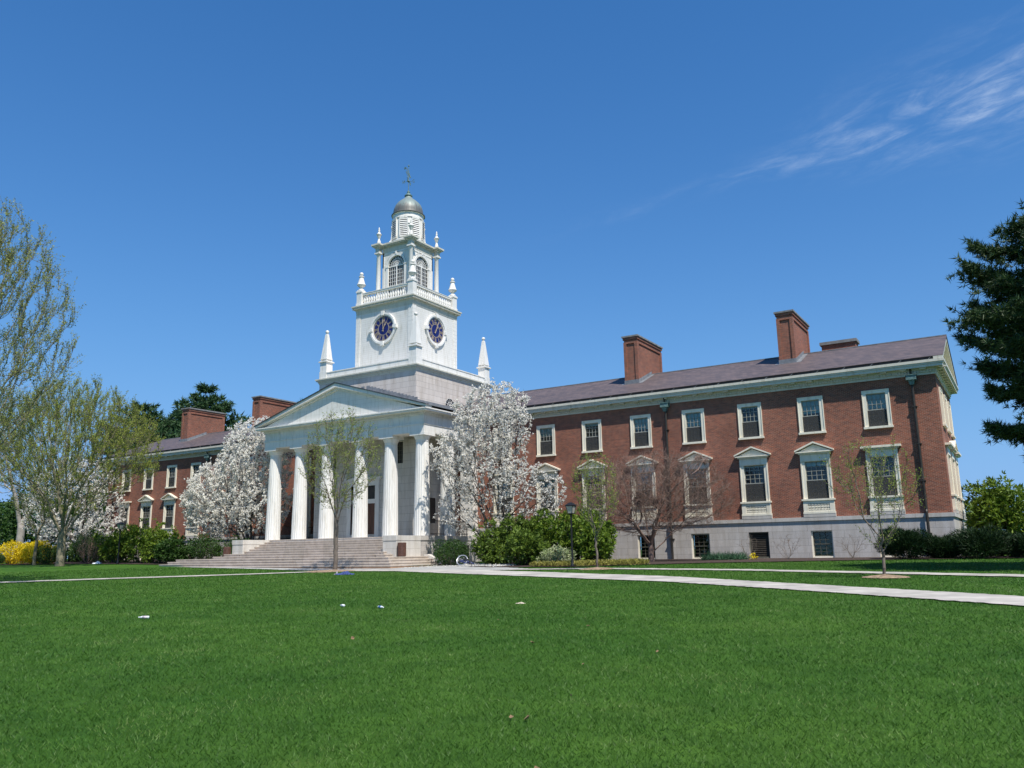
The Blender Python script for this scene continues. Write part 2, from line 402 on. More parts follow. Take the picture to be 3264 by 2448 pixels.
strip('main_path', [(9.5, 36.6), (17.5, 36.25), (30.3, 30.43), (35.7, 26.6), (42.0, 22.2), (70, 2)], [(6.2, 35.0), (13, 34.9), (31.6, 26.97), (36.4, 23.75), (42.0, 19.7), (68, 0.5)], M['path'], .030)
strip('side_path', [(19.0, 36.9), (23.9, 38.0), (31.85, 36.12), (41.97, 31.8), (70, 18)], [(19.6, 36.0), (24.0, 36.9), (31.5, 35.05), (41.6, 30.6), (69, 17)], M['path'], .034)
strip('narrow_path', [(8.2, 35.9), (2.0, 28.1), (-2.6, 22.7), (-22, 0)], [(9.4, 35.3), (3.1, 27.4), (-1.6, 22.0), (-21, -1)], M['path'], .034)
strip('front_walk', [(-9, 38.6), (-2, 38.7), (9.5, 38.8), (11.5, 43.6), (14.0, 41.0), (17.5, 39.2), (20.2, 37.3)], [(-8.5, 37.9), (-2, 37.1), (5, 36.1), (9.5, 35.4), (11.5, 35.2), (15.5, 35.6), (19.5, 36.0)], M['pave'], .026)
strip('planting_bed', [(12.6, 51), (17, 51), (22, 51), (30, 51), (37, 51), (48, 51)], [(13.9, 40.5), (16.4, 39.3), (21.6, 39.6), (27, 43.6), (36.8, 46.9), (48, 47.9)], M['mulch'], .045, 20, .12)
strip('planting_bed', [(-45, 52), (-30, 52), (-17, 52), (-9, 50)], [(-42, 40.0), (-27, 41.0), (-17, 41.0), (-12.5, 41.6)], M['mulch'], .04, 20, .15)
def disc(name, x, y, r, mat, lift=.04, sy=1):
    mb = MB(); n = 28; rnd = random.Random(int(x*31))
    mb.v.append((x, y, gz(x, y)+lift+.06))
    for ri, rr_ in ((0, .55), (1, 1.)):
        for k in range(n):
            a = 2*PI*k/n; q = r*rr_*(1+(rnd.uniform(-.12, .12) if ri else 0)); X, Y = x+q*math.cos(a), y+sy*q*math.sin(a)
            mb.v.append((X, Y, gz(X, Y)+lift*(1.4-ri)))
    for k in range(n):
        k2 = (k+1) % n
        mb.f += [(0, 1+k, 1+k2), (1+k, 1+n+k, 1+n+k2, 1+k2)]
    return tag(obj(name, mb, mat, smooth=True), kind='structure')
disc('mulch_ring', 8.23, 35.0, 1.55, M['straw'], .05)
disc('mulch_ring', 38.05, 30.2, .75, M['straw'], .05)
disc('mulch_ring', 24.16, 36.9, .95, M['straw'], .05)


# ================================================================== THE BUILDING
YW = 50.508; XE = 38.82
W0 = 35.648; DW = 3.6437
WX = [W0-DW*i for i in range(8)]
bld = thing('school_building', (0, 46, .75), 'long red brick hall with white columned portico and white clock tower', 'building')
def part(name, mb, mat, parent=None, smooth=None):
    o = obj(name, mb, mat, parent or bld, (0, 0, 0))
    if smooth: smooth_by_angle(o, smooth)
    return o
def wall_holes(mb, Y, x0, x1, z0, z1, holes, depth=.2):
    """wall facing -Y with openings and their reveals"""
    xs = sorted({x0, x1, *[h[0] for h in holes], *[h[1] for h in holes]}); zs = sorted({z0, z1, *[h[2] for h in holes], *[h[3] for h in holes]})
    for i in range(len(xs)-1):
        for j in range(len(zs)-1):
            cx, cz = (xs[i]+xs[i+1])/2, (zs[j]+zs[j+1])/2
            if any(h[0] < cx < h[1] and h[2] < cz < h[3] for h in holes): continue
            mb.add([(xs[i], Y, zs[j]), (xs[i+1], Y, zs[j]), (xs[i+1], Y, zs[j+1]), (xs[i], Y, zs[j+1])], [(0, 1, 2, 3)])
    for a, b, c, d in holes:
        e = Y+depth
        mb.add([(a, Y, c), (a, e, c), (a, e, d), (a, Y, d)], [(0, 1, 2, 3)]); mb.add([(b, Y, c), (b, e, c), (b, e, d), (b, Y, d)], [(3, 2, 1, 0)])
        mb.add([(a, Y, c), (b, Y, c), (b, e, c), (a, e, c)], [(0, 1, 2, 3)]); mb.add([(a, Y, d), (b, Y, d), (b, e, d), (a, e, d)], [(3, 2, 1, 0)])

Z_LEDGE = 3.30; Z_BR = 11.08; YB = 60.11
UP = (-.52, .52, 8.33, 10.22); MID = (-.615, .615, 4.35, 6.55); BAS = (-.60, .60, .98, 2.52)
for sx in (1, -1):
    mb = MB(); hs = []
    for X in WX:
        X *= sx; hs += [(X-.6, X+.6, 8.27, 10.3), (X-.7, X+.7, 4.2, 6.75)]
    a, b = sorted((4.9*sx, XE*sx))
    wall_holes(mb, YW, a, b, Z_LEDGE-.05, Z_BR+.3, hs, .3)
    # end wall, back wall
    ge = [(YW+1.9+2.9*k, 0) for k in range(3)]
    mb.add([(XE*sx, YW, Z_LEDGE-.05), (XE*sx, YB, Z_LEDGE-.05), (XE*sx, YB, Z_BR+.3), (XE*sx, YW, Z_BR+.3)], [(0, 1, 2, 3)] if sx > 0 else [(3, 2, 1, 0)])
    mb.add([(a, YB, Z_LEDGE-.05), (b, YB, Z_LEDGE-.05), (b, YB, Z_BR+.3), (a, YB, Z_BR+.3)], [(3, 2, 1, 0)])
    part('brick_wall', mb, M['brick'])
    mb = MB(); hs = [(X*sx-.6, X*sx+.6, BAS[2], BAS[3]) for X in WX[:7]]
    e = XE+.06; a, b = sorted((7.9*sx, e*sx))
    wall_holes(mb, YW-.06, *sorted((4.9*sx, e*sx)), .2, 3.32 if False else 3.10, hs, .34)
    a2, b2 = sorted((4.9*sx, 7.9*sx)); mb.box(a2, b2, YW-.03, YW+.05, 2.7, 3.4)
    mb.add([(e*sx, YW-.06, .2), (e*sx, YB+.06, .2), (e*sx, YB+.06, 3.1), (e*sx, YW-.06, 3.1)], [(0, 1, 2, 3)] if sx > 0 else [(3, 2, 1, 0)])
    part('granite_base', mb, M['granite'])
    mb = MB(); a, b = sorted((7.95*sx, (XE+.14)*sx)); mb.box(a, b, YW-.14, YB+.14, 3.09, Z_LEDGE)
    part('water_table', mb, M['ledge'])
    # cornice: bed mould, dentils, soffit, modillions, fascia, painted shade strip under the slates; returns along the gable end
    mb = MB(); xe = XE*sx
    def xr(lo, ov):
        return sorted((lo*sx, (XE+ov)*sx))
    for ov, z0, z1 in ((.06, 10.98, 11.10), (.10, 11.10, 11.235), (.47, 11.34, 11.49), (.51, 11.49, 11.58), (.56, 11.58, 11.73)):
        a, b = xr(8.0, ov); mb.box(a, b, YW-ov, YB+ov, z0, z1)
    a, b = xr(8.0, .15); mb.box(a, b, YW-.15, YB+.15, 11.235, 11.345)
    x = 8.2
    while x < XE: a, b = sorted((x*sx, (x+.085)*sx)); mb.box(a, b, YW-.16, YW-.08, 11.115, 11.232); x += .16
    x = 8.5
    while x < XE+.5: a, b = sorted((x*sx, (x+.34)*sx)); mb.box(a, b, YW-.36, YW-.14, 11.262, 11.344); x += 1.02
    y = YW+.2
    while y < YB: a, b = sorted(((XE+.14)*sx, (XE+.36)*sx)); mb.box(a, b, y, y+.3, 11.262, 11.344); y += .82
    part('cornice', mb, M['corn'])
    mb = MB(); a, b = xr(8.0, .45); mb.box(a, b, YW-.46, YW-.25, 11.73, 11.875)
    gt = part('eave_shade_strip', mb, M['dark'])  # dark board stands in for the shaded gap below the slate edge
    x = 8.6
    while x < XE+.3:
        mb = MB(); mb.tube((x*sx, YW-.54, 11.735), ((x+.15)*sx, YW-.50, 11.88), .016, n=4); part('gutter_bracket', mb, M['lead'], gt); x += 1.5
    # roof
    ZE, ZR, YR = 11.915, 14.17, 55.31; ye0, ye1 = YW-.53, 2*YR-YW+.53
    a, b = xr(4.0, .55); mb = MB()
    if sx > 0:
        poly = [(ye0, ZE), (YR, ZR), (ye1, ZE), (ye1, ZE-.03), (YR, ZR-.06), (ye0, ZE-.03)]
        mb.prism(poly, 'x', a, b)
        rf = part('roof', mb, M['slate'])
    else:
        # hipped far end
        h = 2.2
        mb.add([(b, ye0, ZE), (b, YR, ZR), (b, ye1, ZE), (a+h, YR, ZR), (a, ye0, ZE), (a, ye1, ZE)], [(0, 1, 3, 4), (1, 2, 5, 3), (3, 5, 4)])
        rf = part('roof', mb, M['slate'])
    mb = MB(); mb.box(a+(2.2 if sx < 0 else 0), b, YR-.09, YR+.09, ZR-.02, ZR+.035); part('ridge_cap', mb, M['lead'], rf)
    m_ = (ZR-ZE)/(YR-ye0)
    def chim(x0, x1, y0, y1, zt):
        x0, x1 = sorted((x0*sx, x1*sx)); mb = MB(); zb = 12.3
        mb.box(x0+.07, x1-.07, y0+.07, y1-.07, zb, zt-.1)             # shaft
        for xa, xb in ((x0, x0+.22), (x1-.22, x1)):
            for ya, yb in ((y0, y0+.3), (y1-.3, y1)): mb.box(xa, xb, ya, yb, zb, zt-.45)
        mb.box(x0, x1, y0, y1, zt-.45, zt-.32); mb.box(x0+.035, x1-.035, y0+.035, y1-.035, zt-.32, zt-.16); mb.box(x0-.03, x1+.03, y0-.03, y1+.03, zt-.16, zt+.02)
        c = part('chimney', mb, M['brick'], rf)
        mb = MB(); mb.box(x0-.1, x1+.1, y0-.1, y1+.1, zt+.02, zt+.13); mb.box(x0+.12, x1-.12, y0+.12, y1-.12, zt+.13, zt+.19)
        part('chimney_cap', mb, M['cap'], rf)
        mb = MB(); zf = ZE+m_*(y0-ye0)
        mb.box(x0-.02, x1+.02, y0-.025, y0+.02, zf-.05, zf+.27)
        for xs_ in (x0-.025, x1-.0):
            yt = YR if y1 > YR else y1
            mb.prism([(y0, zf-.05), (yt, ZE+m_*(yt-ye0)-.05), (yt, ZE+m_*(yt-ye0)+.22), (y0, zf+.27)], 'x', xs_, xs_+.025)
        # lead soaker lying on the slates beside the stack
        for xa, xb in ((x0-.28, x0-.02), (x1+.02, x1+.3)):
            yt = YR; mb.add([(xa, y0-.1, ZE+m_*(y0-.1-ye0)+.012), (xb, y0-.1, ZE+m_*(y0-.1-ye0)+.012), (xb, yt, ZR+.012), (xa, yt, ZR+.012)], [(0, 1, 2, 3)])
        part('flashing', mb, M['lead'], rf)
    chim(19.0, 20.07, 52.9, 57.55, 16.55); chim(29.82, 30.88, 53.0, 57.55, 16.55)
    mb = MB(); x0, x1 = sorted((31.8*sx, 33.95*sx)); mb.box(x0, x1, 56.7, 57.75, 12.3, 14.9); part('chimney', mb, M['brick'], rf)
    mb = MB(); mb.box(x0-.1, x1+.1, 56.6, 57.85, 14.9, 15.1); part('chimney_cap', mb, M['cap'], rf)
    if sx > 0:   # east gable
        mb = MB(); mb.prism([(YW-.3, 11.70), (YR, 13.86), (2*YR-YW+.3, 11.70)], 'x', XE-.05, XE+.04); part('gable_panel', mb, M['cream'])
        mb = MB()
        for s in (1, -1):
            def R(d, z): return (YR+s*d, z)
            L = YR-ye0
            mb.prism([R(0, ZR-.07), R(L, ZE-.04), R(L, ZE-.30), R(0, ZR-.36)], 'x', XE+.04, XE+.5)
        part('raking_cornice', mb, M['corn'])

# ---- windows of the wings
def sash_mb(w, q0, q1, nx, nz, yy, rail=.05, mun=.026):
    mb = MB(); a, b = -w/2, w/2
    mb.box(a, a+rail, yy, yy+.04, q0, q1); mb.box(b-rail, b, yy, yy+.04, q0, q1)
    mb.box(a+rail, b-rail, yy, yy+.04, q0, q0+rail); mb.box(a+rail, b-rail, yy, yy+.04, q1-rail, q1)
    for i in range(1, nx): x = lerp(a+rail, b-rail, i/nx); mb.box(x-mun/2, x+mun/2, yy+.003, yy+.033, q0+rail, q1-rail)
    for j in range(1, nz): z = lerp(q0+rail, q1-rail, j/nz); mb.box(a+rail, b-rail, yy+.006, yy+.03, z-mun/2, z+mun/2)
    return mb
def plate(x0, x1, y, z0, z1): return MB().box(x0, x1, y, y+.006, z0, z1)
def make_window(kind, blind):
    """window standing with its wall plane at y=0, z as built"""
    if kind == 'upper': a, b, z0, z1 = UP
    else: a, b, z0, z1 = MID
    w = b-a; mb = MB(); P = -.055
    if kind == 'upper':
        for s in (-1, 1):
            x0, x1 = sorted((s*(w/2), s*(w/2+.17))); mb.box(x0, x1, P, .12, z0-.03, z1)
            x0, x1 = sorted((s*(w/2+.17), s*.736)); mb.box(x0, x1, P-.03, .05, z0-.03, z1+.16)
        mb.box(-w/2-.17, w/2+.17, P, .12, z1, z1+.16); mb.box(-.736, .736, P-.03, .05, z1+.16, z1+.2)
    else:
        for s in (-1, 1):
            x0, x1 = sorted((s*(w/2), s*(w/2+.16))); mb.box(x0, x1, P, .14, z0, z1)
            x0, x1 = sorted((s*(w/2+.16), s*.845)); mb.box(x0, x1, P-.035, .05, z0, z1+.02)
        mb.box(-w/2-.16, w/2+.16, P, .14, z1, z1+.02)
    fr = obj('window', mb, M['cream'], None)
    tag(fr)
    zm = (z0+z1)/2; nz = 3 if kind == 'upper' else 4
    obj('upper_sash', sash_mb(w, zm-.02, z1, 4, nz, .05), M['sashlight'], fr); obj('lower_sash', sash_mb(w, z0, zm+.02, 4, nz, .075), M['sash'], fr)
    obj('insect_screen', plate(-w/2, w/2, .035, z0, zm-.02), M['screen'], fr)
    obj('pane', plate(-w/2, w/2, .125, z0, z1), M['glass'], fr)
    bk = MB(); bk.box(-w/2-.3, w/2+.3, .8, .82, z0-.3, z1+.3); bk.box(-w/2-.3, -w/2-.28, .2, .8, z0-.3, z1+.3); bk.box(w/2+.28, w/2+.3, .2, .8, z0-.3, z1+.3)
    obj('dark_room', bk, M['unlit'], fr)
    if blind > 0: obj('blind', plate(-w/2+.02, w/2-.02, .14, z1-blind*(z1-z0), z1-.02), M['blind'], fr)
    sl = MB()
    if kind == 'upper':
        sl.box(-.78, .78, -.15, .13, z0-.15, z0-.03); obj('sill', sl, M['cream'], fr)
    else:
        sl.box(-.93, .93, -.20, .14, z0-.10, z0); obj('sill', sl, M['cream'], fr)
        ap = MB(); t, bt = z0-.10, z0-.86
        for s in (-1, 1): x0, x1 = sorted((s*.62, s*.87)); ap.box(x0, x1, -.14, .0, bt+.12, t)
        ap.box(-.9, .9, -.16, .0, bt, bt+.12); ap.box(-.62, .62, -.13, .0, bt+.12, bt+.2); ap.box(-.62, .62, -.13, 0, t-.16, t)
        for i in range(15): x = lerp(-.6, .6, i/14); ap.box(x-.014, x+.014, -.11, -.06, bt+.2, t-.16)
        for j in range(1, 5): z = lerp(bt+.2, t-.16, j/5); ap.box(-.62, .62, -.105, -.065, z-.02, z+.02)
        for i in range(7):
            for j in range(3): 
                x = lerp(-.52, .52, i/6); z = lerp(bt+.255, t-.215, j/2); ap.box(x-.055, x+.055, -.125, -.05, z-.035, z+.035)
        obj('apron_panel', ap, M['cream'], fr); obj('apron_shade_panel', MB().box(-.62, .62, -.05, -.02, bt+.2, t-.16), M['unlit'], fr)  # near-black panel paints the shade in the gaps of the fretwork
        obj('apron_plinth', MB().box(-.9, .9, -.15, 0, Z_LEDGE, bt), M['ledge'], fr)
        hd = MB(); zf = z1+.02
        hd.box(-.845, .845, -.10, .02, zf, zf+.42)                              # frieze
        hd.box(-.93, .93, -.2, .02, zf+.42, zf+.5)
        if blind < 0 or kind == 'mid_flat':
            for k in range(12): x = -.8+k*.145; hd.box(x, x+.07, -.26, -.2, zf+.42, zf+.5)
            hd.box(-1.06, 1.06, -.32, .02, zf+.5, zf+.62)
        else:
            hd.box(-1.06, 1.06, -.30, .02, zf+.5, zf+.565)
            hd.prism([(-.95, zf+.565), (.95, zf+.565), (0, zf+.98)], 'y', -.16, .02)
            for s in (-1, 1):
                hd.prism([(s*1.10, zf+.565), (0, zf+1.035), (0, zf+1.13), (s*1.10, zf+.65)], 'y', -.33, .02)
        obj('hood', hd, M['cream'], fr)
    return fr
blU = [.46, .42, .06, .46, .40, .10, .30, 0]; blM = [0, .12, .05, .25, .42, .08, .38, .5]
cache = {}
def place(kind, blind, world, rotz=0):
    k = (kind, blind)
    if k not in cache:
        o = make_window(kind, blind); cache[k] = o
        o.parent = bld; o.location = Vector(world)-WO[bld]; o.rotation_euler[2] = rotz; WO[o] = Vector(world); return o
    return copy_tree(cache[k], bld, world, rotz)
for sx in (1, -1):
    for i, X in enumerate(WX):
        place('upper', blU[i], (X*sx, YW, 0)); place('mid_flat' if i == 0 else 'mid', blM[i], (X*sx, YW, 0))
for k in range(3):
    y = YW+1.95+2.85*k
    place('upper', 0, (XE, y, 0), PI/2); place('mid' if k == 1 else 'mid_flat', 0, (XE, y, 0), PI/2)
def make_basement(louver):
    a, b, z0, z1 = BAS; w = 1.2
    mb = MB()
    mb.box(-.60, -.53, .1, .3, z0, z1); mb.box(.53, .60, .1, .3, z0, z1); mb.box(-.53, .53, .1, .3, z1-.06, z1); mb.box(-.53, .53, .06, .3, z0, z0+.08)
    fr = obj('basement_window', mb, M['cream'] if not louver else M['sash'])
    if louver:
        lv = MB(); n = 13
        for j in range(n):
            z = lerp(z0+.1, z1-.12, j/(n-1)); lv.add([(-.53, .14, z), (.53, .14, z), (.53, .25, z+.09), (-.53, .25, z+.09), (-.53, .14, z+.012), (.53, .14, z+.012), (.53, .25, z+.102), (-.53, .25, z+.102)], [(0, 3, 2, 1), (4, 5, 6, 7), (0, 1, 5, 4), (1, 2, 6, 5), (2, 3, 7, 6), (3, 0, 4, 7)])
        obj('louver', lv, M['louver'], fr); obj('dark_room', MB().box(-.6, .6, .3, .32, z0, z1), M['dark'], fr)
    else:
        zm = (z0+z1)/2; obj('upper_sash', sash_mb(1.06, zm-.02, z1-.06, 3, 3, .15, .05, .022), M['sash'], fr); obj('lower_sash', sash_mb(1.06, z0+.08, zm+.02, 3, 3, .18, .05, .022), M['sash'], fr)
        obj('pane', plate(-.53, .53, .225, z0+.08, z1-.06), M['glass'], fr)
        obj('dark_room', MB().box(-.6, .6, .6, .62, z0-.1, z1+.1), M['unlit'], fr)
    return fr
bw = [make_basement(False), make_basement(True)]; used = [0, 0]
for sx in (1, -1):
    for i, X in enumerate(WX[:7]):
        k = 1 if i == 2 else 0; wd_ = (X*sx, YW-.06, 0)
        if used[k]: copy_tree(bw[k], bld, wd_)
        else: used[k] = 1; bw[k].parent = bld; bw[k].location = Vector(wd_)-WO[bld]; WO[bw[k]] = Vector(wd_)
# ---- downspouts
for sx in (1, -1):
    for X in (22.9, 37.62):
        x = X*sx; mb = MB()
        mb.path([(x, YW-.34, 11.34), (x, YW-.24, 11.1), (x, YW-.2, 10.9)], .06, 8)
        mb.tube((x, YW-.13, 10.6), (x, YW-.13, 3.35), .075, n=10); mb.tube((x, YW-.24, 3.4), (x, YW-.24, .75), .075, n=10)
        mb.tube((x, YW-.13, 3.5), (x, YW-.24, 3.3), .075, n=10)
        for z in (9.2, 7.1, 5.05, 2.2): mb.box(x-.14, x+.14, YW-(.21 if z > 3 else .33), YW+.0, z, z+.05)
        d = part('downspout', mb, M['bronze'])
        mb = MB(); mb.taper(x, YW-.2, 10.45, 10.72, .2, .34); mb.box(x-.26, x+.26, YW-.42, YW-.0, 10.72, 10.98); mb.box(x-.3, x+.3, YW-.46, YW-.0, 10.98, 11.02)
        part('leader_head', mb, M['verd'], d)

# ---- portico
YP = 44.6; ZF = 2.74; ZC = 9.76; CX = [-7.262, -4.459, -1.656, 1.656, 4.459, 7.262]
mb = MB(); mb.box(-7.95, 7.95, 43.68, YW-.07, ZF-.3, ZF); pf = part('portico_floor', mb, M['ledge'])
mb = MB(); mb.box(-7.9, 7.9, 43.75, YW-.08, .2, ZF-.302); pb = part('portico_base', mb, M['granite'])
for s in (1, -1):
    a, b = sorted((s*7.9, s*7.93)); mb = MB(); mb.box(a, b, 48.35, 49.25, 1.2, 2.1); part('basement_grille', mb, M['dark'], pb)
def column_mb(hz, r0, r1):
    mb = MB(); nf = 20
    def rad(k, n):
        t = (k % 4)/4.; return 1-.055*math.sin(PI*t)
    prof = []
    for i in range(13):
        t = i/12; r = lerp(r0, r1, t**1.25); prof.append((r, t*(hz-.62)))
    base = mb.lathe(prof, 0, 0, nf*4, rad)
    mb.lathe([(r1*1.0, hz-.62), (r1*1.03, hz-.58), (r1*1.03, hz-.5), (r1*1.08, hz-.46), (r1*1.30, hz-.29), (r1*1.36, hz-.22), (r1*1.33, hz-.2)], 0, 0, 40)
    mb.box(-.635, .635, -.635, .635, hz-.2, hz); return mb
cm = column_mb(ZC-ZF, .56, .445); c0 = None
spots = [(x, YP) for x in CX]+[(7.262, 47.54), (-7.262, 47.54)]
for x, y in spots:
    if c0 is None:
        c0 = obj('column', cm, M['white'], bld, (x, y, ZF)); smooth_by_angle(c0, 28)
    else: copy_tree(c0, bld, (x, y, ZF))
for s in (1, -1):
    a, b = sorted((s*6.7, s*7.82)); mb = MB(); mb.box(a, b, 49.9, YW, ZF, ZC-.22); mb.box(a-.06, b+.06, 49.84, YW, ZC-.22, ZC); mb.box(a-.03, b+.03, 49.86, YW, ZF, ZF+.25)
    part('wall_pier', mb, M['white'])
    for y0, y1 in ((45.15, 47.0), (48.1, 49.85)):   # balcony rails between the side columns
        mb = MB()
        for z in (ZF+.12, ZF+1.02): mb.box(s*7.35-.025, s*7.35+.025, y0, y1, z, z+.05)
        n = int((y1-y0)/.13)
        for k in range(n+1): y = lerp(y0+.03, y1-.03, k/n); mb.box(s*7.35-.012, s*7.35+.012, y-.012, y+.012, ZF, ZF+1.02)
        part('iron_railing', mb, M['iron'], pf)
# entablature
mb = MB(); XO, YO = 7.88, 43.98
def frame(mb, ov, z0, z1, yb=YW):
    mb.box(-XO-ov, XO+ov, YO-ov, YO+1.2, z0, z1)
    mb.box(-XO-ov, -XO+1.15, YO+1.2, yb, z0, z1); mb.box(XO-1.15, XO+ov, YO+1.2, yb, z0, z1)
frame(mb, 0, ZC, 10.30); frame(mb, .05, 10.30, 10.38); frame(mb, -.01, 10.38, 10.95); frame(mb, .06, 10.95, 11.01); frame(mb, .1, 11.01, 11.13); frame(mb, .3, 11.13, 11.17)
frame(mb, .52, 11.17, 11.28); frame(mb, .58, 11.28, 11.36)
n = 108
for k in range(n): x = lerp(-XO-.05, XO+.05, (k+.25)/n); mb.box(x, x+.075, YO-.165, YO-.09, 11.02, 11.125)
for s in (1, -1):
    for k in range(40): y = YO+k*.148; a, b = sorted((s*(XO+.09), s*(XO+.165))); mb.box(a, b, y, y+.075, 11.02, 11.125)
for k in range(12):   # triglyphs
    x = lerp(-XO+.25, XO-.25, k/11)
    for d in (-.17, 0, .17): mb.box(x+d-.065, x+d+.065, YO-.022, YO+.02, 10.38, 10.92)
    mb.box(x-.24, x+.24, YO-.03, YO+.02, 10.24, 10.285)
for k in range(4):
    y = YO+.3+k*1.6
    for d in (-.17, 0, .17): mb.box(XO-.02, XO+.022, y+d-.065, y+d+.065, 10.38, 10.92)
part('entablature', mb, M['white'])
mb = MB(); mb.box(-6.72, 6.72, YO+1.21, YW, 10.02, 10.1); part('portico_ceiling', mb, M['hallstone'])
# pediment
AP = 14.06; HW = XO+.58; YF = YO-.58
mb = MB(); mb.prism([(-XO-.1, 11.365), (XO+.1, 11.365), (0, 13.75)], 'y', YF+.34, YO+.12); part('pediment_panel', mb, M['flush'])
mb = MB()
for s in (1, -1):
    mb.prism([(s*(HW-.02), 11.365), (0, AP-.53), (0, AP-.34), (s*(HW-.02), 11.48)][::1], 'y', YF+.22, YO+.1)
    mb.prism([(s*(HW), 11.40), (0, AP-.34), (0, AP-.06), (s*(HW+.03), 11.52)], 'y', YF, YO+.1)
part('raking_cornice', mb, M['white'])
mb = MB(); mb.prism([(-HW-.06, 11.50), (0, AP-.055), (HW+.06, 11.50), (HW+.06, 11.545), (0, AP-.01), (-HW-.06, 11.545)], 'y', YF-.06, 60.0)
part('portico_roof', mb, M['lead'])
mb = MB()
for s in (1, -1):
    mb.prism([(s*(HW+.06), 11.547), (0, AP-.008), (0, AP+.022), (s*(HW+.06), 11.577)], 'y', YF-.08, YF+.3)
part('roof_edge', mb, M['dark'])
# inner hall
HX, HY = 4.95, 46.72
mb = MB(); holes = [(-1.2, 1.2, ZF, 6.62), (2.85, 3.79, 8.1, 9.72), (-3.79, -2.85, 8.1, 9.72)]
wall_holes(mb, HY, -HX, HX, ZF, 10.3, holes, .3)
mb.add([(HX, HY, ZF), (HX, YW, ZF), (HX, YW, 10.3), (HX, HY, 10.3)], [(0, 1, 2, 3)]); mb.add([(-HX, HY, ZF), (-HX, YW, ZF), (-HX, YW, 10.3), (-HX, HY, 10.3)], [(3, 2, 1, 0)])
hw = part('hall_wall', mb, M['hallstone'])
mb = MB()
for s in (1, -1):
    a, b = sorted((s*4.15, s*(HX+.07))); mb.box(a, b, HY-.07, HY+.75, ZF, 9.55); mb.box(a-.05, b+.05, HY-.12, HY+.8, 9.55, 9.8)
mb.box(-HX-.04, HX+.04, HY-.05, HY+.02, ZF, ZF+.28)
part('corner_pilaster', mb, M['hallstone'], hw)
mb = MB(); mb.box(-1.2, 1.2, HY+.12, HY+.17, ZF, 5.3)
for k in range(-4, 5): mb.box(k*.26-.008, k*.26+.008, HY+.105, HY+.12, ZF+.1, 5.25)
dr = part('door', mb, M['wood'])
mb = MB()
for s in (1, -1): a, b = sorted((s*1.2, s*1.6)); mb.box(a, b, HY-.06, HY+.2, ZF, 6.62)
mb.box(-1.6, 1.6, HY-.06, HY+.2, 6.62, 7.05); mb.box(-1.75, 1.75, HY-.2, HY+.1, 7.05, 7.25); mb.box(-1.2, 1.2, HY+.02, HY+.2, 5.3, 5.62)
part('door_frame', mb, M['white'], dr)
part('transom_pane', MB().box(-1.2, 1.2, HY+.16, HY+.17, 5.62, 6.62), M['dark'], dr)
for s in (1, -1):
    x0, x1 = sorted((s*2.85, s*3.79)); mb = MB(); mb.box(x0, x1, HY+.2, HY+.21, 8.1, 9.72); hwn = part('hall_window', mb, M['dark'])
    mb = MB()
    for k in range(1, 4): x = lerp(x0, x1, k/4); mb.box(x-.015, x+.015, HY+.16, HY+.2, 8.1, 9.72)
    for k in range(1, 5): z = lerp(8.1, 9.72, k/5); mb.box(x0, x1, HY+.165, HY+.198, z-.015, z+.015)
    part('glazing_bars', mb, M['sash'], hwn)
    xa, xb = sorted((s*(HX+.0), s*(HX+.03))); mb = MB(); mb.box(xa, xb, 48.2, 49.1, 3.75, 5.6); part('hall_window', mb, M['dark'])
    mb = MB(); xa, xb = sorted((s*(HX+.0), s*(HX+.06))); mb.box(xa, xb, 48.05, 48.2, 3.6, 5.75); mb.box(xa, xb, 49.1, 49.25, 3.6, 5.75); mb.box(xa, xb, 48.2, 49.1, 5.6, 5.75); mb.box(xa, xb, 48.2, 49.1, 3.6, 3.75)
    part('window_frame', mb, M['hallstone'], hw)

# ---- tower: granite stage
YC = 51.68; GW = 4.95
def sq(mb, w, z0, z1, cy=YC, cx=0): return mb.box(cx-w, cx+w, cy-w, cy+w, z0, z1)
mb = MB(); sq(mb, GW, 10.4, 15.0); gs = part('granite_stage', mb, M['towerstone'])
for s in (1, -1):   # half-round windows low on the sides
    mb = MB(); pts = [(50.95+.62*math.cos(t), 12.82+.62*math.sin(t)) for t in np.linspace(0, PI, 14)]
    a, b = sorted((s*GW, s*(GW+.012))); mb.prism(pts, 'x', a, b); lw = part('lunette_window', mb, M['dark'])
    mb = MB()
    for t in np.linspace(.35, PI-.35, 5): mb.tube((s*(GW+.02), 50.95, 12.82), (s*(GW+.02), 50.95+.6*math.cos(t), 12.82+.6*math.sin(t)), .016, n=4)
    for q in (.3, .6): mb.path([(s*(GW+.02), 50.95+q*math.cos(t), 12.82+q*math.sin(t)) for t in np.linspace(0, PI, 12)], .018, 4)
    part('glazing_bars', mb, M['white'], lw)
for s in (1, -1):   # stepped lead flashing where the portico roof meets the granite
    mb = MB()
    for k in range(15):
        x = .1+k*.335; z = AP+.05-(x+.335)*(AP-11.5)/(HW+.05); a, b = sorted((s*x, s*(x+.33))); mb.box(a, b, YC-GW-.018, YC-GW, z-.05, z+.34)
    a, b = sorted((s*GW, s*(GW+.02))); z = AP+.05-GW*(AP-11.5)/(HW+.05); mb.box(a, b, YC-GW, YC+GW, z-.05, z+.16)
    part('step_flashing', mb, M['lead'], gs)
mb = MB()
for w_, z0, z1 in ((GW+.03, 15.0, 15.12), (GW+.09, 15.12, 15.24), (GW+.2, 15.24, 15.33), (GW+.26, 15.33, 15.43)): sq(mb, w_, z0, z1)
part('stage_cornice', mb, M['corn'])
mb = MB(); sq(mb, GW-.02, 15.43, 15.9); sq(mb, GW+.02, 15.9, 15.97); part('parapet', mb, M['white'])
mb = MB(); sq(mb, 3.2, 15.97, 16.05); part('tower_deck', mb, M['deckmat'])
ob = None
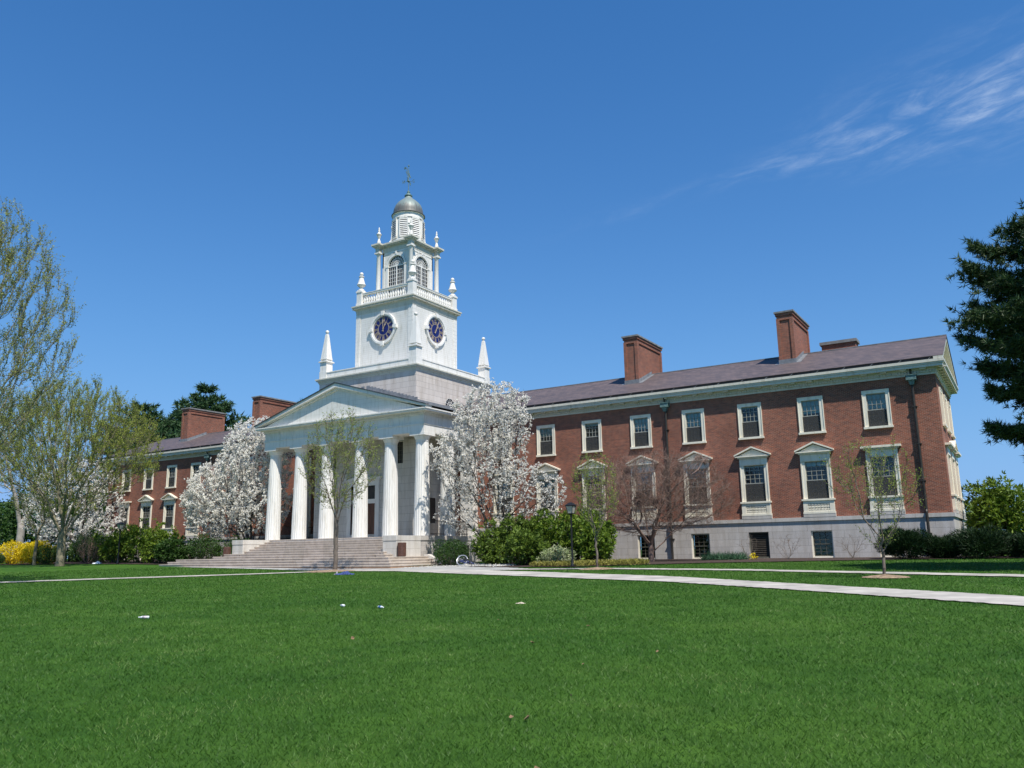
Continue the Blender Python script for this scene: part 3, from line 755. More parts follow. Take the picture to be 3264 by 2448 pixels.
def obelisk():
    mb = MB(); mb.box(-.345, .345, -.345, .345, 15.43, 16.84); mb.box(-.375, .375, -.375, .375, 15.43, 16.06); mb.box(-.45, .45, -.45, .45, 16.84, 16.92); mb.box(-.40, .40, -.40, .40, 16.92, 16.96)
    for sx in (-1, 1):
        for sy in (-1, 1): mb.sphere((sx*.27, sy*.27, 17.02), .075, 8, 5)
    mb.box(-.24, .24, -.24, .24, 16.94, 17.1)
    mb.taper(0, 0, 17.08, 17.14, .70, .70); mb.taper(0, 0, 17.14, 19.22, .66, .21)
    mb.taper(0, 0, 19.22, 19.3, .21, .06); mb.sphere((0, 0, 19.44), .15, 12, 8); return mb
for sx in (-1, 1):
    for sy in (-1, 1):
        p = (sx*4.6, YC+sy*4.6, 0)
        if ob is None: ob = obj('obelisk', obelisk(), M['white'], bld, p); smooth_by_angle(ob, 40)
        else: copy_tree(ob, bld, p)
# ---- clock stage
TW = 2.948
mb = MB(); sq(mb, TW, 15.5, 21.3); cs = part('clock_stage', mb, M['boards'])
for sx in (-1, 1):
    for sy in (-1, 1):
        mb = MB()
        for k in range(15):
            z = 16.06+k*.325; L = .44
            a, b = sorted((sx*(TW-L), sx*(TW+.035))); c, d = sorted((YC+sy*(TW-L), YC+sy*(TW+.035)))
            mb.box(a, b, c, d, z, z+.305)
        mb.box(*sorted((sx*(TW-.42), sx*(TW+.025))), *sorted((YC+sy*(TW-.42), YC+sy*(TW+.025))), 16.06, 20.93)
        part('corner_quoin', mb, M['white'])
mb = MB()
for w_, z0, z1 in ((TW+.03, 20.95, 21.12), (TW+.1, 21.3, 21.38), (TW+.14, 21.38, 21.42), (TW+.27, 21.5, 21.58), (TW+.34, 21.58, 21.68)): sq(mb, w_, z0, z1)
sq(mb, TW+.05, 21.12, 21.3); sq(mb, TW+.2, 21.42, 21.5)
n = 38
for k in range(n):
    t = lerp(-TW-.25, TW+.18, k/(n-1))
    for s in (-1, 1):
        c, d = sorted((YC+s*(TW+.19), YC+s*(TW+.29))); mb.box(t, t+.08, c, d, 21.40, 21.497)
        a, b = sorted((s*(TW+.19), s*(TW+.29))); mb.box(a, b, YC+t, YC+t+.08, 21.40, 21.497)
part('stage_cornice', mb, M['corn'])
# clocks
def clock(c, ax, hh, mh):
    """ax: unit outward normal (x,y); built in local (u,z) with u to the viewer's right"""
    nx, ny = ax; ux, uy = -ny, nx
    C = Vector(c)
    def P(u, z, d): return (C.x+ux*u+nx*d, C.y+uy*u+ny*d, C.z+z)
    def extr(mb, poly, d0, d1):
        n = len(poly); mb.add([P(u, z, d0) for u, z in poly]+[P(u, z, d1) for u, z in poly], [tuple(range(n))[::-1], tuple(range(n, 2*n))]+[(i, (i+1) % n, n+(i+1) % n, n+i) for i in range(n)])
    def annulus(mb, r0, r1, d0, d1, n=64):
        for i in range(n):
            a, b = 2*PI*i/n, 2*PI*(i+1)/n
            extr(mb, [(r0*math.cos(a), r0*math.sin(a)), (r1*math.cos(a), r1*math.sin(a)), (r1*math.cos(b), r1*math.sin(b)), (r0*math.cos(b), r0*math.sin(b))], d0, d1)
    def disc_(r, n=64): return [(r*math.cos(2*PI*i/n), r*math.sin(2*PI*i/n)) for i in range(n)]
    mb = MB(); annulus(mb, 1.05, 1.16, 0, .10); annulus(mb, 1.16, 1.30, 0, .17)
    for k in range(4):
        a = PI/2*k; ca, sa = math.cos(a), math.sin(a)
        q = [(1.08, -.11), (1.44, -.15), (1.44, .15), (1.08, .11)]; extr(mb, [(x*ca-y*sa, x*sa+y*ca) for x, y in q], 0, .23)
    ck = part('clock', mb, M['white'])
    mb = MB(); extr(mb, disc_(1.05), .005, .03); part('dial', mb, M['blue'], ck)
    mb = MB(); annulus(mb, .965, 1.0, .03, .045); annulus(mb, .52, .565, .03, .045)
    for k in range(60):
        a = 2*PI*k/60; extr(mb, [(1.02*math.cos(a)+.017*math.cos(t), 1.02*math.sin(a)+.017*math.sin(t)) for t in (0, PI/2, PI, 3*PI/2)], .03, .04)
    rom = ['XII', 'I', 'II', 'III', 'IIII', 'V', 'VI', 'VII', 'VIII', 'IX', 'X', 'XI']
    for h, s in enumerate(rom):
        wd = {'I': .07, 'V': .14, 'X': .14}; tot = sum(wd[ch] for ch in s); x = -tot/2
        a = -2*PI*h/12; ca, sa = math.cos(a), math.sin(a)
        def put(p0, p1, t):
            dx, dz = p1[0]-p0[0], p1[1]-p0[1]; L = math.hypot(dx, dz); ex, ez = -dz/L*t/2, dx/L*t/2
            q = [(p0[0]-ex, p0[1]-ez), (p1[0]-ex, p1[1]-ez), (p1[0]+ex, p1[1]+ez), (p0[0]+ex, p0[1]+ez)]
            extr(mb, [(u*ca-z*sa, u*sa+z*ca) for u, z in q], .03, .05)
        for ch in s:
            cxx = x+wd[ch]/2; b0, b1 = .61, .935
            if ch == 'I': put((cxx, b0), (cxx, b1), .032)
            elif ch == 'V': put((cxx-.055, b1), (cxx, b0), .034); put((cxx+.055, b1), (cxx, b0), .024)
            else: put((cxx-.055, b1), (cxx+.055, b0), .034); put((cxx+.055, b1), (cxx-.055, b0), .024)
            x += wd[ch]
        put((-tot/2, .61), (tot/2, .61), .022); put((-tot/2, .935), (tot/2, .935), .022)
    part('numerals', mb, M['gilt'], ck)
    for nm, ang, L, wd, d in (('hour_hand', hh, .56, .10, .06), ('minute_hand', mh, .90, .06, .085)):
        mb = MB(); a = -ang; ca, sa = math.cos(a), math.sin(a)
        q = [(-.03, -.25), (.03, -.25), (wd*.35, L*.45), (wd*.9, L*.62), (0, L), (-wd*.9, L*.62), (-wd*.35, L*.45)]
        extr(mb, [(u*ca-z*sa, u*sa+z*ca) for u, z in q], d, d+.02); extr(mb, disc_(.06, 12), .03, d+.03); part(nm, mb, M['gilt'], ck)
clock((0, YC-TW, 19.38), (0, -1), math.radians(29), math.radians(-6)); clock((TW, YC, 19.38), (1, 0), math.radians(31), math.radians(22))
# ---- balustrade
BZ = 21.68; PW = 2.72
mb = MB(); prof = [(.045, .0), (.075, .02), (.05, .06), (.1, .2), (.105, .3), (.05, .52), (.045, .62), (.075, .66), (.06, .7)]
for w_, z0, z1 in ((PW+.17, 0, .2), (PW+.14, .2, .27)):
    for s in (-1, 1):
        mb.box(-w_, w_, YC+s*PW-.14, YC+s*PW+.14, BZ+z0, BZ+z1); mb.box(s*PW-.14, s*PW+.14, YC-w_+.3, YC+w_-.3, BZ+z0, BZ+z1+.001)
for s in (-1, 1):
    mb.box(-PW, PW, YC+s*PW-.12, YC+s*PW+.12, BZ+.97, BZ+1.1); mb.box(s*PW-.12, s*PW+.12, YC-PW, YC+PW, BZ+.972, BZ+1.101)
    mb.box(-PW, PW, YC+s*PW-.15, YC+s*PW+.15, BZ+1.1, BZ+1.14); mb.box(s*PW-.15, s*PW+.15, YC-PW, YC+PW, BZ+1.102, BZ+1.142)
    for k in range(19):
        t = lerp(-PW+.42, PW-.42, k/18)
        mb.lathe([(r, BZ+.27+z) for r, z in prof], t, YC+s*PW, 8); mb.lathe([(r, BZ+.27+z) for r, z in prof], s*PW, YC+t, 8)
ba = part('balustrade', mb, M['white'], None, 50)
def lower_urn():
    mb = MB(); mb.box(-.26, .26, -.26, .26, 0, 1.22); mb.box(-.3, .3, -.3, .3, 0, .3); mb.box(-.31, .31, -.31, .31, 1.22, 1.36); mb.taper(0, 0, 1.36, 1.48, .56, .4)
    mb.lathe([(.26, 1.44), (.25, 1.52), (.12, 1.62), (.13, 1.7), (.34, 1.88), (.365, 1.95), (.3, 2.05), (.24, 2.28), (.18, 2.5), (.155, 2.6), (.22, 2.63), (.22, 2.7), (.09, 2.73), (.08, 2.8)], 0, 0, 20, lambda k, n: 1+.03*(k % 2))
    mb.sphere((0, 0, 2.9), .16, 12, 8); return mb
def upper_urn():
    mb = MB(); mb.taper(0, 0, 0, .12, .36, .36); mb.lathe([(.16, .1), (.15, .3), (.08, .5), (.07, .56), (.1, .6), (.14, .68), (.17, .84), (.23, .9), (.24, .95), (.17, 1.0), (.11, 1.1), (.06, 1.2), (.09, 1.25), (.09, 1.31), (.05, 1.36), (.07, 1.44), (.03, 1.56), (.005, 1.62)], 0, 0, 16); return mb
uo = None; u2 = None; bc = None
def bcol():
    mb = MB(); mb.box(-.24, .24, -.24, .24, 0, .35); mb.lathe([(.23, .35), (.24, .42), (.2, .47), (.2, 1.2), (.17, 4.55), (.19, 4.58), (.19, 4.62), (.165, 4.64), (.235, 4.72)], 0, 0, 20); mb.box(-.26, .26, -.26, .26, 4.72, 4.84); return mb
CB = 1.74
for sx in (1, -1):
    for sy in (-1, 1):
        p = (sx*PW, YC+sy*PW, BZ); q = (sx*CB, YC+sy*CB, 27.27); r = (sx*CB, YC+sy*CB, BZ+.02)
        if uo is None:
            uo = obj('lower_urn', lower_urn(), M['white'], bld, p); smooth_by_angle(uo, 30)
            u2 = obj('upper_urn', upper_urn(), M['white'], bld, q); smooth_by_angle(u2, 40)
            bc = obj('belfry_column', bcol(), M['white'], bld, r); smooth_by_angle(bc, 40)
        else: copy_tree(uo, bld, p); copy_tree(u2, bld, q); copy_tree(bc, bld, r)
# ---- belfry
BW = 1.50; OW, SPR, OZ = .84, 25.2, 22.2
mbw = MB(); mbt = MB(); wins = []
def face(k):
    nx, ny = ((0, -1), (1, 0), (0, 1), (-1, 0))[k]; ux, uy = -ny, nx
    return lambda u, z, d: (ux*u+nx*(BW+d), YC+uy*u+ny*(BW+d), z)
for k in range(4):
    P = face(k)
    def pr(mb, poly, d0, d1):
        n = len(poly); mb.add([P(u, z, d0) for u, z in poly]+[P(u, z, d1) for u, z in poly], [tuple(range(n))[::-1], tuple(range(n, 2*n))]+[(i, (i+1) % n, n+(i+1) % n, n+i) for i in range(n)])
    def bx(mb, u0, u1, z0, z1, d0, d1): pr(mb, [(u0, z0), (u1, z0), (u1, z1), (u0, z1)], d0, d1)
    T = -.16
    bx(mbw, -BW+.001*k, -OW, BZ, SPR, T, 0); bx(mbw, OW, BW-.001*k, BZ, SPR, T, 0); bx(mbw, -OW, OW, BZ, OZ, T, 0)
    ts = np.linspace(0, PI, 21)
    for i in range(20):
        a, b = ts[i], ts[i+1]; p0 = (OW*math.cos(a), SPR+OW*math.sin(a)); p1 = (OW*math.cos(b), SPR+OW*math.sin(b))
        q0 = (p0[0] if i else BW, 26.52); q1 = (p1[0] if i < 19 else -BW, 26.52)
        if i == 0: pr(mbw, [p0, (BW, SPR), (BW, 26.52), (p1[0], 26.52), p1], T, 0)
        elif i == 19: pr(mbw, [p0, (p0[0], 26.52), (-BW, 26.52), (-BW, SPR), p1], T, 0)
        else: pr(mbw, [p1, p0, (p0[0], 26.52), (p1[0], 26.52)], T, 0)
        c0_, c1_ = math.cos(a), math.cos(b); s0, s1 = math.sin(a), math.sin(b)
        pr(mbt, [(.86*c0_, SPR+.86*s0), (1.04*c0_, SPR+1.04*s0), (1.04*c1_, SPR+1.04*s1), (.86*c1_, SPR+.86*s1)], .0, .07)
        pr(mbt, [(1.12*c0_, SPR+1.12*s0), (1.18*c0_, SPR+1.18*s0), (1.18*c1_, SPR+1.18*s1), (1.12*c1_, SPR+1.12*s1)], .0, .03)
    bx(mbt, -.08, .08, SPR+.98, SPR+1.24, 0, .1)
    for s in (-1, 1):
        a, b = sorted((s*.86, s*1.06)); bx(mbt, a, b, BZ, SPR-.07, 0, .06); a, b = sorted((s*.82, s*1.12)); bx(mbt, a, b, SPR-.07, SPR+.02, -.1, .09)
        a, b = sorted((s*1.2, s*1.26)); bx(mbt, a, b, BZ, SPR+.2, 0, .03); a, b = sorted((s*1.33, s*1.36)); bx(mbt, a, b, BZ, 26.2, 0, .025)
    bx(mbt, -1.36, 1.36, 26.3, 26.34, 0, .03)
    # window
    wm = MB()
    bx(wm, -OW, OW, SPR-.07, SPR+.02, -.13, -.03); bx(wm, -.06, .06, OZ, SPR-.07, -.12, -.03)
    for i in range(1, 4):
        for s in (-1, 1): x = s*lerp(.06, OW, i/4); bx(wm, x-.016, x+.016, OZ, SPR-.07, -.1, -.06)
    for j in range(1, 9): z = lerp(OZ, SPR-.07, j/9); bx(wm, -OW, OW, z-.016-(.012 if j == 4 else 0), z+.016+(.012 if j == 4 else 0), -.098, -.062)
    for rr2 in (.2, .43, .63):
        for i in range(20):
            a, b = ts[i], ts[i+1]; pr(wm, [((rr2-.018)*math.cos(a), SPR+(rr2-.018)*math.sin(a)), ((rr2+.018)*math.cos(a), SPR+(rr2+.018)*math.sin(a)), ((rr2+.018)*math.cos(b), SPR+(rr2+.018)*math.sin(b)), ((rr2-.018)*math.cos(b), SPR+(rr2-.018)*math.sin(b))], -.1, -.06)
    for t in np.linspace(PI/12, PI-PI/12, 11):
        c, s_ = math.cos(t), math.sin(t); e = .016; pr(wm, [(.17*c+e*s_, SPR+.17*s_-e*c), (OW*c+e*s_, SPR+OW*s_-e*c), (OW*c-e*s_, SPR+OW*s_+e*c), (.17*c-e*s_, SPR+.17*s_+e*c)], -.098, -.064)
    pr(wm, [(.13*math.cos(t), SPR+.13*math.sin(t)) for t in np.linspace(0, PI, 9)], -.11, -.04)
    wo = part('arched_window', wm, M['white'])
    gp = MB(); pr(gp, [(-OW, OZ), (OW, OZ)]+[(OW*math.cos(t), SPR+OW*math.sin(t)) for t in ts], -.085, -.08); part('pane', gp, M['glass'], wo)
bw_ = part('belfry_wall', mbw, M['white']); part('belfry_trim', mbt, M['white'], bw_)
mb = MB(); sq(mb, BW-.2, 21.7, 22.05); sq(mb, .3, 22.05, 26.3); part('belfry_floor', mb, M['deckmat'], bw_)
# belfry entablature breaking forward over the corner columns
mb = MB()
for dz0, dz1, ov in ((26.52, 26.9, 0.), (26.9, 26.96, .06), (27.04, 27.12, .26), (27.12, 27.26, .33), (26.96, 27.04, .1)):
    w_ = BW+ov*.9+.02; sq(mb, w_, dz0+.002, dz1-.002)
    for sx in (-1, 1):
        for sy in (-1, 1): mb.box(sx*CB-.2-ov*.8, sx*CB+.2+ov*.8, YC+sy*CB-.2-ov*.8, YC+sy*CB+.2+ov*.8, dz0, dz1)
for k in range(17):
    t = lerp(-1.25, 1.2, k/16)
    for s in (-1, 1):
        c, d = sorted((YC+s*(BW+.1), YC+s*(BW+.19))); mb.box(t, t+.06, c, d, 26.955, 27.04)
        a, b = sorted((s*(BW+.1), s*(BW+.19))); mb.box(a, b, YC+t, YC+t+.06, 26.955, 27.04)
part('belfry_cornice', mb, M['corn'])
# ---- lantern drum, dome, weathervane
ZD = 27.26
mb = MB(); mb.lathe([(q_*.774, z_) for q_, z_ in [(1.76, ZD), (1.76, ZD+.35), (1.66, ZD+.4), (1.66, 29.5), (1.74, 29.53), (1.74, 29.62), (1.68, 29.66), (1.68, 29.92), (1.78, 29.96), (1.78, 30.02)]], 0, YC, 48); dr_ = part('lantern_drum', mb, M['white'], None, 40)
mbl = MB(); mbs = MB()
for k in range(8):
    a0 = PI/4*k+PI/8
    ca, sa = math.cos(a0), math.sin(a0)
    def L(u, d): u, d = u*.76, d*.776+.012; return (d*ca-u*sa, YC+d*sa+u*ca)
    def lb(mb, u0, u1, d0, d1, z0, z1):
        pts = [L(u0, d0), L(u1, d0), L(u1, d1), L(u0, d1)]; mb.prism(pts, 'z', z0, z1)
    lb(mbl, -.43, .43, 1.5, 1.67, 27.85, 29.4)
    for s in (-1, 1): a, b = sorted((s*.42, s*.5)); lb(mbs, a, b, 1.5, 1.75, 27.75, 29.5)
    lb(mbs, -.5, .5, 1.5, 1.75, 29.38, 29.5); lb(mbs, -.5, .5, 1.5, 1.75, 27.72, 27.85)
    for j in range(9):
        z = lerp(27.9, 29.25, j/8); p = [L(-.42, 1.68), L(.42, 1.68), L(.42, 1.75), L(-.42, 1.75)]
        mbs.add([(p[0][0], p[0][1], z+.11), (p[1][0], p[1][1], z+.11), (p[2][0], p[2][1], z), (p[3][0], p[3][1], z), (p[0][0], p[0][1], z+.135), (p[1][0], p[1][1], z+.135), (p[2][0], p[2][1], z+.025), (p[3][0], p[3][1], z+.025)], [(0, 3, 2, 1), (4, 5, 6, 7), (0, 1, 5, 4), (1, 2, 6, 5), (2, 3, 7, 6), (3, 0, 4, 7)])
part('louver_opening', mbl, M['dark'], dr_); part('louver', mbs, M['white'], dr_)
for k in range(4):   # scroll brackets on the diagonals
    a0 = PI/2*k+PI/4; ca, sa = math.cos(a0), math.sin(a0); prof = [(q_*.72+.07, z_) for q_, z_ in [(1.6, 27.28), (2.16, 27.28), (2.2, 27.42), (2.12, 27.62), (1.98, 27.72), (1.92, 27.95), (1.9, 28.4), (1.84, 28.8), (1.74, 29.0), (1.6, 29.1)]]
    mb = MB(); n = len(prof); V = []
    for u in (-.14, .14): V += [(d*ca-u*sa, YC+d*sa+u*ca, z) for d, z in prof]
    mb.add(V, [tuple(range(n))[::-1], tuple(range(n, 2*n))]+[(i, (i+1) % n, n+(i+1) % n, n+i) for i in range(n)])
    for d, z, r in ((1.55, 27.45, .12), (1.38, 28.92, .08)): mb.tube((d*ca+.17*sa, YC+d*sa-.17*ca, z), (d*ca-.17*sa, YC+d*sa+.17*ca, z), r, n=12)
    part('scroll_bracket', mb, M['white'], dr_)
pts = [(1.85, 29.99), (1.86, 30.05), (1.8, 30.09), (1.68, 30.14), (1.645, 30.25), (1.635, 30.4), (1.59, 30.6), (1.51, 30.8), (1.39, 31.0), (1.22, 31.18), (1.02, 31.34), (.8, 31.48), (.6, 31.6), (.46, 31.7), (.38, 31.8), (.35, 31.88)]
pts = [(q_*.775, z_) for q_, z_ in pts]
mb = MB(); mb.lathe(pts, 0, YC, 64, lambda k, n: 1+(.012 if k % 4 == 0 else 0)); dm = part('dome', mb, M['copper'], None, 25)
mb = MB(); mb.lathe([(.25, 31.86), (.34, 31.9), (.34, 31.98), (.25, 32.02), (.19, 32.15), (.11, 32.22), (.1, 32.26), (.14, 32.3), (.12, 32.37), (.05, 32.42)], 0, YC, 20); part('dome_finial', mb, M['verd'], None, 40)
wv = MB(); wv.tube((0, YC, 32.35), (0, YC, 34.72), .032, .02, 6); wv.sphere((0, YC, 33.33), .1, 10, 6); wv.sphere((0, YC, 34.78), .065, 8, 5, 1.5)
va = math.radians(22); e1 = (math.cos(va), math.sin(va)); e2 = (-e1[1], e1[0])
for e, L_ in ((e1, 1), (e1, -1), (e2, 1), (e2, -1)): wv.tube((0, YC, 33.3), (L_*.36*e[0], YC+L_*.36*e[1], 33.3), .018, n=5)
wo = part('weathervane', wv, M['verd'])
# the vane itself: a slanting plume with a scrolled head
vn = MB()
def VP(u, z): return (u*.74, YC+.1*u, 34.02+z)
vn.path([VP(.27, -.42), VP(.0, .08), VP(-.3, .5)], .035, 5); vn.path([VP(.22, -.40), VP(-.12, .05), VP(-.36, .30)], .03, 5); vn.path([VP(-.36, .30), VP(-.16, -.1), VP(-.03, -.5), VP(-.01, -.7)], .028, 5)
vn.path([VP(-.3, .5), VP(-.38, .68)], .03, 5); vn.tube(VP(-.45, .70), VP(-.58, .52), .07, .05, 6); vn.path([VP(.1, .05), VP(.13, -.3)], .022, 4); vn.path([VP(-.1, .42), VP(-.3, .62)], .022, 4)
part('vane', vn, M['verd'], wo)
def letter(strokes, dirv, dist):
    mb = MB(); px, py = -dirv[1], dirv[0]
    for st_ in strokes:
        mb.path([(dirv[0]*(dist+.85*u), YC+dirv[1]*(dist+.85*u), 33.3+z) for u, z in st_], .022, 4)
    part('compass_letter', mb, M['verd'], wo)
N_ = [[(0, -.15), (0, .15), (.2, -.15), (.2, .15)]]; E_ = [[(.18, .15), (0, .15), (0, -.15), (.18, -.15)], [(0, 0), (.14, 0)]]
W_ = [[(0, .15), (.06, -.15), (.13, .08), (.2, -.15), (.26, .15)]]; S_ = [[(.19, .1), (.1, .15), (0, .09), (.04, .01), (.16, -.03), (.19, -.1), (.1, -.15), (0, -.1)]]
letter(S_, e1, .36); letter(N_, (-e1[0], -e1[1]), .36); letter(W_, e2, .36); letter(E_, (-e2[0], -e2[1]), .36)

# ================================================================== THE STEPS
st_t = thing('stone_steps', (0, 41, .75), 'broad flight of worn granite steps rising to the white portico', 'steps')
ZS, RH, Y0 = .73, .1675, 38.4
def tread(i): return ZS+RH*(i+1)
mb = MB(); mb.box(-13.25, 9.8, Y0, 44.0, .2, tread(0)-.05); obj('bottom_riser', mb, M['riser'], st_t)
mb = MB(); mb.box(-13.27, 9.82, Y0-.02, 44.02, tread(0)-.05, tread(0))
def step(x0, x1, y, yb, z0, z1):
    mb.box(x0+.025, x1-.025, y+.03, yb-.01, z0-.01, z1-.055); mb.box(x0, x1, y, yb, z1-.055, z1)
for i in range(1, 4): step(-13.25+.42*i, 9.8-.4*i, Y0+.4*i, 44.0-.03*i, tread(i)-RH, tread(i))
for k in range(4, 12):
    y = 40.45+.458*(k-4); e = .004 if k == 11 else 0
    step(-6.575, 6.755, y, 43.74-.002*k, tread(k)-RH, tread(k)-e)
for k, xl, xr_ in ((4, -8.9, 7.6), (5, -8.25, 7.1)):
    y = 40.45+.458*(k-4)
    step(xl, -6.58, y+.003, 42.6-.3*(k-4), tread(k)-RH, tread(k)-.003); step(6.76, xr_, y+.003, 41.3, tread(k)-RH, tread(k)-.003)
obj('flight', mb, M['step'], st_t)
for s, x0, x1 in ((1, 6.76, 7.88), (-1, -7.7, -6.58)):
    mb = MB(); mb.box(x0, x1, 41.2, 43.72, tread(3)-.05, ZF-.32); mb.box(x0-.02, x1+.02, 41.17, 43.73, ZF-.32, ZF+.0); obj('side_block', mb, M['block'], st_t)
mb = MB(); mb.prism([(8.2, 1.38), (8.2, 1.52), (8.45, 1.52), (9.85, .98), (10.2, .98), (10.2, .4), (8.2, .4)], 'y', 43.65, 44.08); obj('cheek_wall', mb, M['block'], st_t)

# ================================================================== VEGETATION
M.update(
    bark=bark_mat('grey_bark', (.10, .082, .068), (.22, .185, .155)),
    barkolive=bark_mat('olive_bark', (.125, .112, .075), (.265, .24, .165)),
    barkdark=bark_mat('dark_bark', (.05, .042, .036), (.13, .11, .095)),
    barkpale=bark_mat('pale_bark', (.24, .21, .185), (.42, .38, .34)),
    barkred=bark_mat('reddish_twigs', (.15, .095, .075), (.32, .225, .185)),
    twig=bark_mat('bare_twigs', (.15, .12, .1), (.27, .23, .19)),
    spring=leaf_mat('spring_leaf', (.17, .235, .035), (.34, .41, .085), .4),
    bud=leaf_mat('olive_bud', (.17, .20, .05), (.36, .40, .10), .4, hue=(.44, .46, .16)),
    bud2=leaf_mat('yellow_green_bud', (.17, .21, .03), (.36, .42, .06), .4, hue=(.46, .50, .16)),
    petal=leaf_mat('white_petal', (.82, .79, .72), (.92, .90, .84), .42, hue=(.86, .80, .74)),
    rhodo=leaf_mat('bright_shrub_leaf', (.035, .085, .010), (.20, .29, .03), .32, hue=(.33, .37, .07)),
    rhodo2=leaf_mat('broad_shrub_leaf', (.04, .085, .012), (.16, .235, .03), .28, hue=(.22, .27, .04)),
    darkleaf=leaf_mat('dark_shrub_leaf', (.018, .05, .010), (.055, .115, .018), .2),
    yew=leaf_mat('yew_needle', (.008, .024, .008), (.028, .06, .016), .12),
    varieg=leaf_mat('cream_edged_leaf', (.20, .28, .09), (.50, .52, .32), .3, hue=(.7, .7, .55)),
    forsy=leaf_mat('yellow_blossom', (.58, .43, .008), (.82, .66, .02), .3),
    pine=leaf_mat('pine_needle', (.014, .036, .012), (.055, .10, .03), .15, hue=(.1, .14, .03)),
    farpine=leaf_mat('far_pine_needle', (.02, .055, .022), (.06, .12, .04), .15),
    cover=leaf_mat('ground_cover_leaf', (.16, .16, .03), (.36, .33, .08), .25, hue=(.4, .26, .1)),
    blade=leaf_mat('grass_blade', (.034, .10, .012), (.085, .185, .024), .3, .5, .25, hue=(.17, .24, .07), ns=.5, amp=1.7),
    bluegreen=leaf_mat('bulb_leaf', (.03, .09, .045), (.07, .16, .08), .25),
)
def rng_(s): return np.random.default_rng(s)
def unit(v): return v/np.maximum(np.linalg.norm(v, axis=-1, keepdims=True), 1e-9)
def rdir(R, n): return unit(R.normal(size=(n, 3)))
def ellipsoids(R, lobes, n, shell=.0, cond=None):
    """random points inside ellipsoids [(centre, radii)]; shell pushes them outwards"""
    vol = np.array([np.prod(r) for c, r in lobes]); k = R.choice(len(lobes), size=n*3, p=vol/vol.sum())
    C = np.array([c for c, r in lobes], float)[k]; Rd = np.array([r for c, r in lobes], float)[k]
    q = R.random(len(k))**(1/3.); q = shell+(1-shell)*q
    P = C+rdir(R, len(k))*q[:, None]*Rd
    if cond is not None: P = P[cond(P)]
    return P[:n]
def colonize(attr, nodes, par, step=.35, kill=.6, infl=4.0, up=.15, maxit=160, R=None):
    P = [np.array(p, float) for p in nodes]; par = list(par); A = np.array(attr, float)
    bd = np.full(len(A), 1e9); bi = np.zeros(len(A), int)
    def upd(new):
        for i in new:
            d = np.linalg.norm(A-P[i], axis=1); m = d < bd; bd[m] = d[m]; bi[m] = i
    upd(range(len(P)))
    for it in range(maxit):
        alive = bd > kill
        A = A[alive]; bd = bd[alive]; bi = bi[alive]
        if len(A) == 0: break
        m = bd < infl
        if not m.any(): infl *= 1.5; continue
        idx = bi[m]; Pm = np.array([P[i] for i in idx]); d = unit(A[m]-Pm)
        acc = {}
        for i, v in zip(idx, d): acc[i] = acc.get(i, 0)+v
        new = []
        for i, v in acc.items():
            v = v/np.linalg.norm(v)+np.array([0, 0, up])+R.normal(size=3)*.12
            p = P[i]+v/np.linalg.norm(v)*step
            P.append(p); par.append(i); new.append(len(P)-1)
        upd(new)
    return np.array(P), np.array(par)
def radii(par, tip, expo=2.3):
    n = len(par); s = np.zeros(n); ch = np.zeros(n, int)
    for i in range(n-1, 0, -1):
        if s[i] == 0: s[i] = tip**expo
        s[par[i]] += s[i]; ch[par[i]] += 1
    return s**(1/expo), ch
def frustums(A, B, ra, rb, n):
    d = unit(B-A); h = np.where(np.abs(d[:, 2:3]) < .9, np.array([[0, 0, 1.]]), np.array([[1., 0, 0]]))
    a = unit(np.cross(d, h)); b = np.cross(d, a); k = len(A)
    t = np.arange(n)*2*PI/n; o = a[:, None, :]*np.cos(t)[None, :, None]+b[:, None, :]*np.sin(t)[None, :, None]
    V = np.concatenate([A[:, None, :]+o*ra[:, None, None], B[:, None, :]+o*rb[:, None, None]], 1).reshape(-1, 3)
    j = np.arange(n); j2 = (j+1) % n; f = np.stack([j, j2, n+j2, n+j], 1)
    F = (f[None]+(np.arange(k)*2*n)[:, None, None]).reshape(-1, 4); return V, F
def join(parts):
    Vs, Fs, o = [], [], 0
    for V, F in parts: Vs.append(V); Fs.append(F+o); o += len(V)
    return np.concatenate(Vs), np.concatenate(Fs)
def diamonds(C, D, L, W, R):
    n = len(C); D = unit(D); S = unit(np.cross(D, rdir(R, n))); L = np.broadcast_to(L, (n,))[:, None]; W = np.broadcast_to(W, (n,))[:, None]
    mid = C+D*L*.5
    V = np.stack([C, mid+S*W*.5, C+D*L, mid-S*W*.5], 1).reshape(-1, 3); return V, np.arange(4*n).reshape(n, 4)
def tris(C, D, L, W, R):
    n = len(C); D = unit(D); S = unit(np.cross(D, rdir(R, n))); L = np.broadcast_to(L, (n,))[:, None]; W = np.broadcast_to(W, (n,))[:, None]
    V = np.stack([C-S*W*.5, C+S*W*.5, C+D*L], 1).reshape(-1, 3); return V, np.arange(3*n).reshape(n, 3)
def limbs(base, R, hfork, n, lean, L, step=.35, wig=.06):
    """trunk polyline with n ascending limbs: start nodes for colonize"""
    P = [np.array(base, float)]; par = [-1]; k = max(2, int(hfork/step))
    for i in range(k):
        P.append(np.array(base)+np.array([R.normal()*wig*.4, R.normal()*wig*.4, hfork*(i+1)/k])); par.append(len(P)-2)
    top = len(P)-1
    for j in range(n):
        a = 2*PI*(j+R.random()*.6)/n; ln = lean*(.35+.9*R.random()); d = np.array([math.cos(a)*ln, math.sin(a)*ln, 1.]); d /= np.linalg.norm(d)
        i = top-R.integers(0, min(3, k)); p = P[i].copy()
        for q in range(int(L/step)):
            d2 = d+R.normal(size=3)*.08; p = p+d2/np.linalg.norm(d2)*step; P.append(p.copy()); par.append(i); i = len(P)-1
    return P, par
